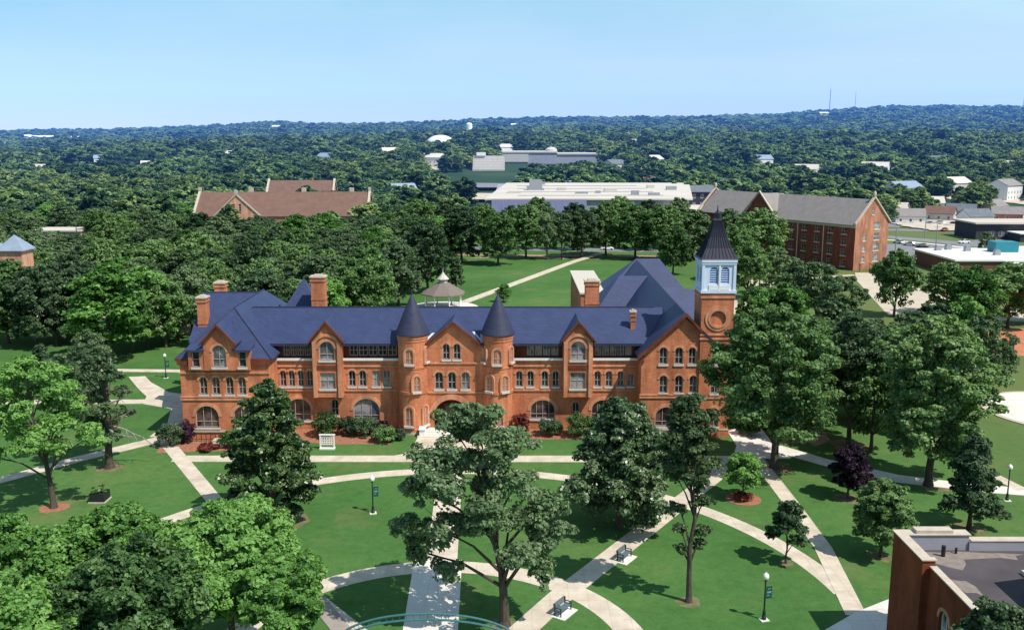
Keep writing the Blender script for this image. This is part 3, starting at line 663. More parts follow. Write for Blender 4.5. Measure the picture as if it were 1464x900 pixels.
# pyramid roof of the stair tower at the back
m = MB(); m.box(-32.0, -27.8, 132.0, 136.0, 0, 14.2); stt = m.build('stair_tower', 'brick', hall)
m = MB(); m.lathe(-29.9, 134.0, [(2.55 * q2, 14.2), (2.5 * q2, 14.35), (.06, 18.5)], 4, rot=math.pi / 4); m.build('pyramid_roof', 'slate', stt)
# chimneys
def chimney(x, y, w, z0, z1, d=None):
    d = d or w; m = MB(); a, b = w / 2, d / 2
    m.box(x - a, x + a, y - b, y + b, z0, z1 - .75); m.box(x - a - .1, x + a + .1, y - b - .1, y + b + .1, z1 - .747, z1 - .45); m.box(x - a, x + a, y - b, y + b, z1 - .447, z1 - .2)
    m.box(x - a - .06, x + a + .06, y - b - .06, y + b + .06, z0 + (z1 - z0) * .55, z0 + (z1 - z0) * .55 + .2)
    c = m.build('chimney', 'brick', hall)
    m = MB(); m.box(x - a - .16, x + a + .16, y - b - .16, y + b + .16, z1 - .197, z1); m.box(x - a * .6, x + a * .6, y - b * .6, y + b * .6, z1 + .003, z1 + .2); m.build('cap', 'stone', c)
chimney(-43.3, 130.4, 1.2, 8.0, 16.5, 1.7); chimney(-43.5, 139.5, 1.5, 8.0, 17.2, 1.5)
chimney(-27.0, 130.5, 1.9, 12.0, 19.4, 1.5); chimney(11.3, 132.0, 1.95, 11.0, 18.6, 1.6)
chimney(16.1, 123.6, .6, 12.6, 15.7, .6)
m = MB(); m.tube([(-33.6, 134.5, 13.2), (-33.6, 134.5, 14.6)], .14, 8); m.build('vent_pipe', 'iron', hall)
# window-well railings with stone steps
for x0, x1, Y in ((-41.0, -36.2, 116.1), (17.4, 22.8, 117.0)):
    m = MB(); n = int((x1 - x0) / .55)
    for i in range(n + 1): m.tube([(x0 + (x1 - x0) * i / n, Y, 0), (x0 + (x1 - x0) * i / n, Y, 1.05)], .045, 5)
    m.tube([(x0, Y, 1.0), (x1, Y, 1.0)], .05, 5); m.tube([(x0, Y, .3), (x1, Y, .3)], .04, 5); m.build('railing', 'iron', hall)
m = MB(); m.box(-37.9, -36.3, 113.9, 115.6, 0, .3); m.box(-37.9, -36.3, 114.5, 115.6, .303, .65); m.build('entrance_steps', 'stone', hall)
LOC = (-7.0, 122.0, 0.0)
hall.location = LOC
for c in list(hall.children): c.location = (-LOC[0], -LOC[1], -LOC[2])
# ================================================================== ground and paths
def grid_axis(a, b, lo, hi, fine, coarse):
    out = [a]
    while out[-1] < b: out.append(out[-1] + (fine if lo <= out[-1] < hi else coarse))
    return out
ys = [-120, -60, 0, 60, 120, 180, 240, 300, 360, 420] + list(np.arange(450, 1500, 30)) + list(np.arange(1500, 4300, 60)) + [4400, 4800, 5500, 7000]
ts = np.linspace(-1, 1, 111)
verts = []; faces = []
for y in ys:
    w = 300 + 0.95 * max(y, 0)
    for t in ts: verts.append((t * w, float(y), float(terrain(t * w, y)) if y < 4300 else float(terrain(t * w, 3500)) - (y - 4300) * .02))
n = len(ts)
for i in range(len(ys) - 1):
    for j in range(n - 1): faces.append((i * n + j, i * n + j + 1, (i + 1) * n + j + 1, (i + 1) * n + j))
gm = MB(); gm.v = verts; gm.f = faces; gm.m = [0] * len(faces)
tag(gm.build('ground', 'grass', smooth=True), kind='structure')

def sheet(name, pts, z, mat):
    m = MB(); m.face([(p[0], p[1], z) for p in pts]); return tag(m.build(name, mat), kind='structure')
def slab_path(name, pts, z, mat, th=.12):
    m = MB(); m.prism([(p[0], p[1]) for p in pts], z - th, z); return tag(m.build(name, mat), kind='structure')
def strip(name, pts, w, z, mat, jag=0.0):
    """a path of width w along pts"""
    P = [Vector((p[0], p[1], 0)) for p in pts]; L = []; R = []
    for i, p in enumerate(P):
        d = (P[min(i + 1, len(P) - 1)] - P[max(i - 1, 0)]).normalized(); nrm = Vector((-d.y, d.x, 0))
        ww = w[i] if isinstance(w, (list, tuple)) else w
        L.append(p + nrm * ww / 2); R.append(p - nrm * ww / 2)
    m = MB()
    for i in range(len(P) - 1):
        m.face([(R[i].x, R[i].y, z), (R[i + 1].x, R[i + 1].y, z), (L[i + 1].x, L[i + 1].y, z), (L[i].x, L[i].y, z)])
        for A in (L, R): m.face([(A[i].x, A[i].y, z), (A[i + 1].x, A[i + 1].y, z), (A[i + 1].x, A[i + 1].y, z - .1), (A[i].x, A[i].y, z - .1)])
    return tag(m.build(name, mat), kind='structure')
def patch(name, pts, z, mat, seed=1, amp=.9):
    """worn patch with a ragged outline"""
    r = random.Random(seed); out = []
    for i in range(len(pts)):
        p, q = Vector((*pts[i], 0)), Vector((*pts[(i + 1) % len(pts)], 0)); k = max(2, int((q - p).length / 1.2))
        for j in range(k): v = p.lerp(q, j / k); out.append((v.x + r.uniform(-amp, amp), v.y + r.uniform(-amp, amp)))
    m = MB(); tr = tessellate_polygon([[Vector((a, b, 0)) for a, b in out]]); m.v = [(a, b, z) for a, b in out]; m.f = [tuple(t) for t in tr]; m.m = [0] * len(tr)
    return tag(m.build(name, mat), kind='structure')
def arc(cx, cy, r, a0, a1, n=48): return [(cx + r * math.cos(R_(a0 + (a1 - a0) * i / n)), cy + r * math.sin(R_(a0 + (a1 - a0) * i / n))) for i in range(n + 1)]

z = .02
strip('outer_ring_path', arc(-6.5, 70, 35.2, 172, 8, 64), 1.9, z, 'path'); z += .004
strip('inner_ring_path', arc(-6.1, 64, 16.0, 200, -22, 56), 2.3, z, 'path'); z += .004
slab_path('centre_path', [(-7.9, 80.2), (-5.0, 80.2), (-5.8, 106), (-8.6, 106)], z, 'path'); z += .004
slab_path('centre_walk', [(-9.0, 81.4), (-8.2, 55), (-3.9, 55), (-4.6, 81.4)], z, 'path_white'); z += .004
slab_path('front_walk', [(-41, 108.4), (29.5, 108.2), (29.5, 110.5), (-2.6, 110.6), (-3.2, 117.8), (-12.2, 118.2), (-12.6, 113.2), (-13.4, 111.2), (-14.5, 110.6), (-41, 110.6)], z, 'path'); z += .004
strip('diagonal_path', [(-1, 65.5), (4, 74.2), (17.3, 94.4), (30.5, 114.2)], 2.2, z, 'path'); z += .004
strip('side_path', [(29.7, 110), (29.7, 95), (29.5, 84), (28.0, 71)], 1.7, z, 'path'); z += .004
strip('diagonal_path', [(-9, 64.5), (-17.4, 75), (-31.0, 94.5), (-45.3, 117.6)], [1.5, 1.5, 1.7, 1.8], z, 'path'); z += .004
strip('service_path', [(-13.0, 68.0), (-17.3, 75.2)], 1.5, z, 'path_grey'); z += .004
slab_path('tower_plaza', [(26.8, 109.5), (33.8, 109.5), (33.5, 114), (34.5, 121.5), (28.6, 121.5), (28.4, 114.5)], z, 'path_white'); z += .004
strip('tree_walk', [(33, 113.6), (37.5, 108.2), (44.0, 102.6), (51.6, 99.6), (60, 97.6), (80, 94)], [2.6, 2.4, 2.6, 2.4, 2.4, 2.4], z, 'path_white'); z += .004
strip('tree_walk', [(54.5, 108), (56.4, 98.9)], 1.5, z, 'path'); z += .004
slab_path('entry_plaza', [(22.0, 66.5), (28.2, 71.6), (34, 75.2), (34, 66.5)], z, 'path_white'); z += .004
strip('west_path', [(-75, 88), (-58.0, 102.2), (-52.5, 109.3), (-45.3, 117.2), (-46.2, 124)], [2.0, 2.0, 2.1, 2.4, 2.8], z, 'path'); z += .004
slab_path('west_court', [(-43.5, 118), (-43.5, 137), (-46.5, 137.5), (-52.5, 140), (-57.5, 146), (-60, 150), (-62.5, 149.5), (-58, 142), (-55, 137.5), (-54, 133.5), (-49, 131), (-47, 124), (-47.2, 118)], z, 'path'); z += .004
strip('west_path', [(-85, 134.6), (-64, 134.6), (-54, 134.8)], 2.2, z, 'path'); z += .004
strip('west_path', [(-75, 154.5), (-62, 153.8), (-43, 153.0)], 1.8, z, 'path'); z += .004
strip('west_path', [(-43.5, 74.5), (-37.1, 86.9)], 1.6, z, 'path'); z += .004
strip('ring_spur', arc(-6.5, 70, 35.2, 186, 172, 8), 1.9, z, 'path'); z += .004
strip('lawn_path', [(-12.5, 219.0), (5, 262), (18.8, 296), (30, 320)], 2.5, z, 'path'); z += .004
m = MB(); m.lathe(-15.8, 214.0, [(8.1, -.05), (8.1, .16), (0.01, .17)], 40); tag(m.build('gazebo_pad', 'path_white'), kind='structure')
strip('street', [(-30, 338), (10, 332), (50, 329), (82, 326)], 9, .03, 'asphalt')
strip('verge', [(-34, 318), (10, 314), (50, 312)], 5, .022, 'soil')
slab_path('parking_lot', [(108, 300), (142, 294), (160, 322), (166, 345), (122, 352)], .035, 'asphalt')
strip('street', [(118, 374), (150, 376), (168, 352), (186, 318), (204, 286)], 11, .03, 'asphalt')
strip('street', [(96, 420), (150, 408), (215, 398), (280, 392)], 9, .05, 'asphalt')
strip('street', [(168, 352), (214, 378), (262, 420), (300, 470)], 8, .045, 'asphalt')
slab_path('parking_lot', [(146, 296), (176, 288), (190, 300), (166, 338)], .028, 'tan_court')
slab_path('parking_lot', [(118, 428), (172, 418), (182, 446), (126, 456)], .06, 'asphalt')
slab_path('parking_lot', [(86, 448), (112, 446), (118, 512), (90, 516)], 1.6, 'tan_court')
strip('kerb_walk', [(112, 362), (146, 364), (158, 346), (176, 314)], 3.0, .06, 'path_white')
slab_path('brick_court', [(83, 205), (95, 258), (100, 273), (112, 271), (106, 247), (106, 232), (112, 214), (124, 207), (110, 197)], .03, 'tan_court')
slab_path('brick_court', [(98, 222), (117, 246), (125, 243), (112, 214)], .036, 'tan_court')
slab_path('side_court', [(42, 200), (60, 215), (80, 231), (76, 236), (56, 228), (40, 214)], .033, 'tan_court')
slab_path('side_court', [(62, 247), (80, 244), (83, 256), (66, 259)], .034, 'tan_court')
strip('dorm_walk', [(70, 262), (84, 262), (98, 268)], 2.2, .037, 'tan_court')
slab_path('tennis_court', [(84, 165), (110, 165), (116, 190), (92, 190)], .03, 'orange_court')
patch('bare_soil', [(-30, 310), (20, 307), (80, 302), (84, 318), (20, 329), (-30, 334)], .012, 'soil', 5, 2.5)
patch('bare_soil', [(33.5, 116), (39, 115), (42, 119), (40, 126), (35, 124)], .012, 'soil')
patch('bare_soil', [(-75, 186), (-55, 182), (-40, 185), (-42, 198), (-70, 200), (-82, 194)], .012, 'soil')
slab_path('street', [(-150, 205), (-62, 201), (-55, 210), (-150, 216)], .03, 'tan_court')
slab_path('street', [(-160, 330), (-110, 318), (-108, 330), (-160, 344)], .03, 'tan_court')
slab_path('mulch_bed', [(-23.9, 115.0), (-15.4, 115.0), (-14.9, 121.3), (-30.8, 121.3), (-30.8, 117.5)], .03, 'mulch')
slab_path('mulch_bed', [(-44, 111.6), (-33.5, 112.6), (-31.4, 116.8), (-42.2, 116.8), (-44.4, 114.4)], .03, 'mulch')
slab_path('mulch_bed', [(.4, 117.0), (16.2, 117.0), (16.2, 121.4), (.4, 121.4)], .03, 'mulch')
slab_path('mulch_bed', [(28.6, 117.6), (33, 117.6), (33, 121), (28.6, 121)], .05, 'mulch')
m = MB(); m.lathe(24.9, 96.4, [(1.9, -.05), (1.9, .05), (.01, .08)], 20); tag(m.build('mulch_bed', 'mulch'), kind='structure')
for i, (rx, ry, rd, mt) in enumerate(((-.6, 69.5, 1.3, 'worn'), (14.8, 73.4, 1.1, 'worn'), (25.0, 80.7, .7, 'worn'), (36.2, 96.6, 1.6, 'worn'), (34.2, 82.1, 1.2, 'worn'), (-48.2, 94.0, 1.5, 'mulch'), (-47.5, 106.3, 1.8, 'worn'), (31, 106.3, 2.2, 'worn'), (47.5, 100.5, 2.2, 'worn'), (-24.0, 90.6, 3.6, 'worn'), (45.4, 88.4, 1.6, 'worn'), (42.6, 114.5, 2.6, 'worn'))):
    patch('tree_ring', [(rx + rd * math.cos(a * .785), ry + rd * math.sin(a * .785)) for a in range(8)], .009 + .0005 * i, mt, i, .16 * rd)
m = MB(); m.lathe(78.5, 129.5, [(10.9, -.05), (10.9, .12), (.01, .125)], 56); tag(m.build('plaza_rim', 'tan_court'), kind='structure')
m = MB(); m.lathe(78.5, 129.5, [(10.2, -.05), (10.2, .14), (.01, .145)], 56); tag(m.build('round_plaza', 'path_white'), kind='structure')
for x, y in ((-4.2 + 8.4, 71.5), (10.4, 81.6), (-16.7, 71.0)):
    a = R_(56) if x > 0 else R_(-52)
    M = Matrix.Translation((x, y, 0)) @ Matrix.Rotation(a, 4, 'Z'); c = [M @ Vector(p) for p in ((-1.1, -.75, 0), (1.1, -.75, 0), (1.1, .55, 0), (-1.1, .55, 0))]
    slab_path('bench_pad', c, .05, 'path_white')

# ================================================================== furniture
def bench(x, y, rz, label):
    t = thing('park_bench', label, 'bench', (x, y, .05), rz, 'park benches on the quad')
    m = MB()
    for i in range(4): m.box(-.9, .9, -.28 + i * .15, -.16 + i * .15, .44, .48)
    m.build('seat', 'bench_slat', t)
    m = MB()
    for i in range(4): m.box(-.9, .9, .34 + i * .03, .38 + i * .03, .54 + i * .12, .64 + i * .12)
    m.build('backrest', 'bench_slat', t)
    for sx in (-.8, .8):
        m = MB(); m.box(sx - .04, sx + .04, -.28, -.2, 0, .66); m.box(sx - .04, sx + .04, .3, .38, 0, .98); m.box(sx - .04, sx + .04, -.3, .4, .36, .437); m.box(sx - .05, sx + .05, -.3, .34, .663, .70)
        m.build('leg', 'iron', t)
    return t
bench(4.2, 71.5, R_(56), 'dark slatted bench on a white pad beside the crossing of ring path and diagonal path')
bench(10.4, 81.6, R_(56), 'slatted bench beside the diagonal path in the shade below the dark magnolia')
bench(-16.7, 71.0, R_(-52), 'dark slatted bench on a pad beside the grey service path')

def lamp(x, y, label, banner=True, rz=0.0):
    t = thing('street_lamp', label, 'lamp post', (x, y, 0), rz, 'globe lamps on the lawns')
    m = MB(); m.box(-.35, .35, -.35, .35, -.05, .06); m.build('footing', 'path_white', t)
    m = MB(); m.lathe(0, 0, [(.19, .06), (.19, .3), (.14, .36), (.13, .75), (.09, .82)], 12); m.build('base', 'iron_green', t)
    m = MB(); m.lathe(0, 0, [(.075, .8), (.06, 3.3), (.12, 3.36), (.12, 3.45)], 10); m.build('pole', 'iron_green', t)
    m = MB(); m.lathe(0, 0, [(.10, 3.45), (.22, 3.55), (.26, 3.75), (.21, 3.93), (.08, 4.02), (.02, 4.1)], 14); m.build('globe', 'lamp_globe', t, smooth=True)
    if banner:
        m = MB(); m.tube([(0, 0, 2.85), (.62, 0, 2.85)], .02, 5); m.tube([(0, 0, 1.82), (.62, 0, 1.82)], .02, 5); m.build('bracket', 'iron', t)
        m = MB(); m.box(.1, .6, -.012, .012, 1.84, 2.83); b = m.build('banner', 'banner_green', t)
        m = MB(); m.box(.17, .53, -.018, -.013, 2.28, 2.44); m.box(.17, .38, -.018, -.013, 2.05, 2.13); m.box(.22, .5, -.018, -.013, 2.62, 2.68); m.build('emblem', 'banner_light', b)
    return t
lamp(-14.4, 92.5, 'globe lamp post with green banner on the lawn between the two ring paths', rz=.25)
lamp(20.3, 70.4, 'globe lamp post with green banner on the lawn nearest the flat roofed brick building', rz=.25)
lamp(53.1, 96.0, 'plain globe lamp post without banner by the walk under the big shade trees', False)
lamp(-56.2, 149.0, 'globe lamp post on the lawn past the hall end beside the half dead tree', True, .2)

# arched gateway over the centre walk, near the camera
t = thing('gateway_arch', 'teal metal double rail arch spanning the white centre walk', 'arch', (-6.0, 62, 0))
for k, (hw, top) in enumerate(((6.6, 5.0), (6.3, 4.55))):
    m = MB(); m.tube([(hw * math.cos(math.pi * i / 40), 0, 2.6 + (top - 2.6) * math.sin(math.pi * i / 40)) for i in range(41)], .085, 8); m.build('rail', 'arch_teal', t)
m = MB()
for i in range(3, 38, 1):
    a = math.pi * i / 40; m.tube([(6.6 * math.cos(a), 0, 2.6 + 2.4 * math.sin(a)), (6.3 * math.cos(a), 0, 2.6 + 1.95 * math.sin(a))], .022, 4)
m.build('lattice', 'arch_teal', t)
for sx in (-6.45, 6.45):
    m = MB(); m.box(sx - .55, sx + .55, -.55, .55, 0, 2.35); m.box(sx - .65, sx + .65, -.65, .65, 2.353, 2.6); m.build('pier', 'brick_near', t)

# white lattice frame on the lawn
t = thing('garden_swing_frame', 'small white lattice frame standing on the lawn beside the big pale magnolia', 'garden frame', (-23.1, 113.2, 0))
m = MB(); m.box(-.95, .95, -.35, .35, 0, .18); m.box(-1.0, 1.0, -.12, .12, 1.75, 1.92); m.build('frame', 'white', t)
for sx in (-.85, .85):
    m = MB(); m.box(sx - .09, sx + .09, -.09, .09, .183, 1.747); m.build('post', 'white', t)
m = MB()
for i in range(5): m.box(-.7 + i * .3, -.58 + i * .3, -.03, .03, .55, 1.55)
for zz in (.55, .85, 1.15, 1.45): m.box(-.75, .75, -.045, -.033, zz, zz + .1)
m.build('lattice', 'white', t)

# planter box on the west lawn
t = thing('planter_box', 'dark square planter box with leafy plants on the west lawn', 'planter', (-44.2, 96.0, 0))
m = MB(); m.box(-.9, .9, -.9, .9, 0, .12); m.build('pad', 'stone', t)
m = MB(); m.wall((0, -.8, 0), (1, 0, 0), (0, -1, 0), rect(-.8, .8, .12, 1.0), [], .1); m.wall((0, .8, 0), (1, 0, 0), (0, 1, 0), rect(-.8, .8, .12, 1.0), [], .1)
m.wall((.8, 0, 0), (0, 1, 0), (1, 0, 0), rect(-.8, .8, .12, 1.0), [], .1); m.wall((-.8, 0, 0), (0, 1, 0), (-1, 0, 0), rect(-.8, .8, .12, 1.0), [], .1); m.box(-.69, .69, -.69, .69, .13, .9); m.build('box', 'iron', t)
PLANTER = t

# picnic table in the shade
t = thing('picnic_table', 'dark picnic table on the path in tree shade beyond the half dead tree', 'table', (-62.5, 135.8, .1))
m = MB(); m.box(-1.2, 1.2, -.45, .45, .72, .8); m.build('table_top', 'bench_slat', t)
for sy in (-.85, .85):
    m = MB(); m.box(-1.2, 1.2, sy - .16, sy + .16, .42, .48); m.build('seat', 'bench_slat', t)
for sx in (-.8, .8):
    m = MB(); m.tube([(sx, -.8, 0), (sx, .3, .72)], .05, 5); m.tube([(sx, .8, 0), (sx, -.3, .72)], .05, 5); m.build('leg', 'iron', t)

# gazebo
t = thing('gazebo', 'octagonal open gazebo with brown shingle roof and pale cupola on a round pad', 'gazebo', (-15.8, 214, .17))
for i in range(8):
    a = math.pi / 8 + i * math.pi / 4; m = MB(); m.lathe(4.3 * math.cos(a), 4.3 * math.sin(a), [(.2, 0), (.2, .3), (.14, .35), (.13, 3.1), (.2, 3.2)], 8); m.build('post', 'white', t)
m = MB(); m.lathe(0, 0, [(5.3, 3.2), (5.3, 3.4), (1.25, 5.75)], 8, rot=math.pi / 8); m.build('roof', 'roof_gazebo', t)
m = MB(); m.lathe(0, 0, [(1.05, 5.6), (1.05, 6.5), (1.45, 6.55), (1.4, 6.65), (.55, 7.5), (.1, 8.2), (.05, 8.9)], 8, rot=math.pi / 8); m.build('cupola', 'wall_pale', t)
m = MB()
for i in range(8):
    if i in (5,): continue
    a, b = math.pi / 8 + i * math.pi / 4, math.pi / 8 + (i + 1) * math.pi / 4
    for zz in (.35, .95): m.tube([(4.3 * math.cos(a), 4.3 * math.sin(a), zz), (4.3 * math.cos(b), 4.3 * math.sin(b), zz)], .04, 4)
    for k in range(1, 9):
        f = k / 9; m.tube([(4.3 * (math.cos(a) * (1 - f) + math.cos(b) * f), 4.3 * (math.sin(a) * (1 - f) + math.sin(b) * f), z2) for z2 in (.35, .95)], .025, 4)
m.build('railing', 'white', t)

# ================================================================== near flat roofed building, corner at the frame
nb = thing('flat_roofed_building', 'dark red brick building with stepped white coping and flat dark roof', 'building', (29.3, 68.2, 0))
def nbx(name, mat, *boxes, parent=None):
    m = MB()
    for b in boxes: m.box(*b)
    return m.build(name, mat, parent or nb)
H0 = 8.1
m = MB(); aw = arch_pts(-7.9, 3.1, 1.5, 2.9, .75)       # west wall (u runs along Y)
m.wall((.55, 0, 0), (0, 1, 0), (-1, 0, 0), [(-34, 0), (-5.2, 0), (-5.2, H0), (-34, H0)], [aw, arch_pts(-12.3, 3.1, 1.5, 2.9, .75), arch_pts(-16.7, 3.1, 1.5, 2.9, .75)], .5)
m.build('wall', 'brick_near', nb)
for u in (-7.9, -12.3, -16.7): window(nb, (.55, 0, 0), (0, 1, 0), (-1, 0, 0), u, 3.1, 1.5, 2.9, .75, bars=(1, 2), pane='glass_blind', frame='white', inset=.2)
nbx('corner_block', 'brick_near', (0, .5, -5.2, 0, 0, H0 + .45), (.503, .9, -5.2, -4.8, 0, H0 + .45), (.503, 5.4, -.5, 0, 0, H0 + .45))
nbx('wall', 'brick_near', (5.403, 30, -.7, -.35, 0, H0), (29.6, 30, -34, -.703, 0, H0), (.553, 30, -34, -33.6, 0, H0))
nbx('roof', 'roof_paper', (.58, 29.6, -33.6, -.5, H0 - .9, H0 - .75))
for k, q in enumerate(([(1.3, -1.2), (4.6, -1.0), (9.0, -1.6), (8.2, -2.4), (4.4, -2.6), (3.4, -4.0), (1.6, -3.4)], [(1.5, -5.6), (2.8, -5.9), (3.2, -8.0), (1.8, -7.4)])):
    o = patch('roof_patch', q, H0 - .742, 'roof_patch', k, .3); del o['kind']; o.parent = nb
nbx('parapet', 'wall_grey', (5.403, 29.6, -.95, -.703, H0 - .75, H0), (.553, .9, -33.6, -5.203, H0 - .75, H0 - .003), (.503, .7, -4.797, -.8, H0 - .75, H0 + .447), (.503, 5.4, -.8, -.503, H0 - .75, H0 + .447))
nbx('coping', 'stone', (-.1, .72, -5.3, -.903, H0 + .453, H0 + .53), (.723, 1.0, -5.3, -4.75, H0 + .453, H0 + .53), (-.1, 5.5, -.9, .1, H0 + .453, H0 + .53),
    (5.503, 30.1, -1.0, -.25, H0 + .003, H0 + .09), (.45, .98, -34, -5.303, H0 + .003, H0 + .09))
nbx('merlon', 'stone', (1.4, 4.2, -.75, .05, H0 + .533, H0 + .8))
m = MB(); m.box(6.4, 16, -30, -7.5, H0 - .745, H0 + 1.8); up = m.build('upper_storey', 'brick_near', nb)
m = MB(); m.slab([(6.1, -7.2, H0 + 1.8), (6.1, -30, H0 + 1.8), (11.6, -30, H0 + 4.3), (11.6, -7.2, H0 + 4.3)], .2); m.slab([(11.6, -7.2, H0 + 4.3), (11.6, -30, H0 + 4.3), (16.3, -30, H0 + 1.8), (16.3, -7.2, H0 + 1.8)], .2)
m.wall((0, -7.5, 0), (1, 0, 0), (0, 1, 0), [(6.4, H0 + 1.8), (16, H0 + 1.8), (11.6, H0 + 4.1)], [], .2); m.build('roof', 'slate', up)
m = MB(); m.tube([(3.0, -1.9, H0 - .75), (3.0, -1.9, H0 + .1)], .16, 8); m.build('vent_pipe', 'iron', nb)
m = MB(); m.tube([(4.2, -1.4, H0 - .75), (4.2, -1.4, H0 - .3)], .1, 8); m.build('vent_pipe', 'iron', nb)
m = MB(); m.box(8.2 - .9, 8.2 - .2, -5.5, -4.8, H0 - .745, H0 - .45); m.build('roof_hatch', 'wall_pale', nb)

# ================================================================== brick dormitory on the east side
LX = Vector((-.53, .85, 0)).normalized(); LG = Vector((.85, .53, 0)).normalized()
dm = thing('brick_dormitory', 'three storey dark red brick dormitory with grey gabled roof and white trimmed gable end', 'dormitory', (100.7, 276.7, 0))
DE, DR, DW, DL = 13.5, 20.7, 15.0, 66.0
def Pd(s, l, z): v = LG * s + LX * l; return (v.x, v.y, z)
m = MB(); wd = []
for l in (4, 9, 14, 19, 24):
    for k in range(4): wd.append((l, 1.0 + k * 3.2, 1.9, 1.9, None))
for l in (47, 52, 57, 62):
    for k in range(3): wd.append((l, 4.2 + k * 3.2, 1.9, 1.9, None))
m.wall((0, 0, 0), tuple(LX), tuple(-LG), rect(0, DL, 0, DE), [arch_pts(*w) for w in wd], .35); m.build('wall', 'brick_dorm_shaded', dm)
for w in wd: window(dm, (0, 0, 0), tuple(LX), tuple(-LG), *w, bars=(1, 1), pane='glass_warm', frame='window_frame', sill='stone', hood=False, inset=.12)
m = MB(); gw = [(4.2, 2.2 + k * 3.2, 1.3, 1.8, None) for k in range(3)] + [(9.7, 2.2 + k * 3.2, 2.6, 2.2, None) for k in range(4)] + [(7.5, 16.2, 1.0, 2.2, None)]
m.wall((0, 0, 0), tuple(LG), tuple(-LX), [(0, 0), (DW, 0), (DW, DE), (DW / 2, DR + .6), (0, DE)], [arch_pts(*w) for w in gw], .35); m.build('gable', 'brick_tan', dm)  # sunlit gable end, painted in a lighter brick than the shaded front
for w in gw: window(dm, (0, 0, 0), tuple(LG), tuple(-LX), *w, bars=(1, 1), pane='glass_blind', frame='white', sill='stone', hood=False, inset=.12)
m = MB(); m.wall((LX.x * DL, LX.y * DL, 0), tuple(LG), tuple(LX), [(0, 0), (DW, 0), (DW, DE), (DW / 2, DR + .6), (0, DE)], [], .35)
v = LG * DW; m.wall((v.x, v.y, 0), tuple(LX), tuple(LG), rect(0, DL, 0, DE), [], .35); m.build('wall', 'brick_dorm_shaded', dm)
m = MB(); m.slab([Pd(-.5, .3, DE - .1), Pd(DW / 2, .3, DR), Pd(DW / 2, DL - .3, DR), Pd(-.5, DL - .3, DE - .1)], .25); m.slab([Pd(DW / 2, .3, DR), Pd(DW + .5, .3, DE - .1), Pd(DW + .5, DL - .3, DE - .1), Pd(DW / 2, DL - .3, DR)], .25); rf = m.build('roof', 'roof_tan', dm)
for l in (-.15, DL + .15):
    m = MB(); m.slab([Pd(-.6, l - .35, DE + .5), Pd(DW / 2, l - .35, DR + 1.1), Pd(DW / 2, l + .35, DR + 1.1), Pd(-.6, l + .35, DE + .5)], .5); m.slab([Pd(DW / 2, l - .35, DR + 1.1), Pd(DW + .6, l - .35, DE + .5), Pd(DW + .6, l + .35, DE + .5), Pd(DW / 2, l + .35, DR + 1.1)], .5)
    v = LG * (DW / 2) + LX * l; m.lathe(v.x, v.y, [(.5, DR + 1.1), (.5, DR + 1.9), (.2, DR + 2.5)], 6); m.build('coping', 'stone', dm)
cl = 37.0   # cross gable on the long front
m = MB(); v = -LG * 1.2; m.wall((v.x, v.y, 0), tuple(LX), tuple(-LG), [(cl - 7, 0), (cl + 7, 0), (cl + 7, DE), (cl, DR + .6), (cl - 7, DE)], [], .4)
for l in (cl - 7, cl + 7):
    v2 = LX * l; m.wall((v2.x, v2.y, 0), tuple(LG), tuple(LX if l > cl else -LX), rect(-1.2, .0, 0, DE), [], .2)
m.build('gable', 'brick_dorm_shaded', dm)
m = MB(); m.slab([Pd(-1.0, cl, DR + .3), Pd(-1.0, cl - 7.4, DE - .3), Pd(7, cl - 7.4, DE - .3), Pd(7.4, cl, DR + .3)], .25); m.slab([Pd(-1.0, cl + 7.4, DE - .3), Pd(-1.0, cl, DR + .3), Pd(7.4, cl, DR + .3), Pd(7, cl + 7.4, DE - .3)], .25); m.build('cross_roof', 'roof_tan', dm)
m = MB(); m.slab([Pd(-1.5, cl, DR + 1.2), Pd(-1.5, cl - 7.4, DE + .6), Pd(-.9, cl - 7.4, DE + .6), Pd(-.9, cl, DR + 1.2)], .5); m.slab([Pd(-1.5, cl + 7.4, DE + .6), Pd(-1.5, cl, DR + 1.2), Pd(-.9, cl, DR + 1.2), Pd(-.9, cl + 7.4, DE + .6)], .5); m.build('coping', 'stone', dm)
for l in (11.5, 21.5):
    a = Pd(-.12, l, 0); m = MB(); m.tube([(a[0], a[1], .2), (a[0], a[1], DE)], .16, 6); m.build('downpipe', 'stone', dm)
m = MB(); v = -LG * .15
m.wall((v.x, v.y, 0), tuple(LX), tuple(-LG), rect(-.2, 29.5, DE - .9, DE - .15), [], .14, ret=True); m.build('cornice', 'stone', dm)
for s0 in (-1.0, 3.5, 8.0, 12.0):
    a = Pd(s0 + 1, -2.5, 0); m = MB(); m.box(a[0] - .25, a[0] + .25, a[1] - .25, a[1] + .25, 0, 2.2); m.box(a[0] - .35, a[0] + .35, a[1] - .35, a[1] + .35, 2.203, 2.5); m.build('pier', 'brick_tan', dm)

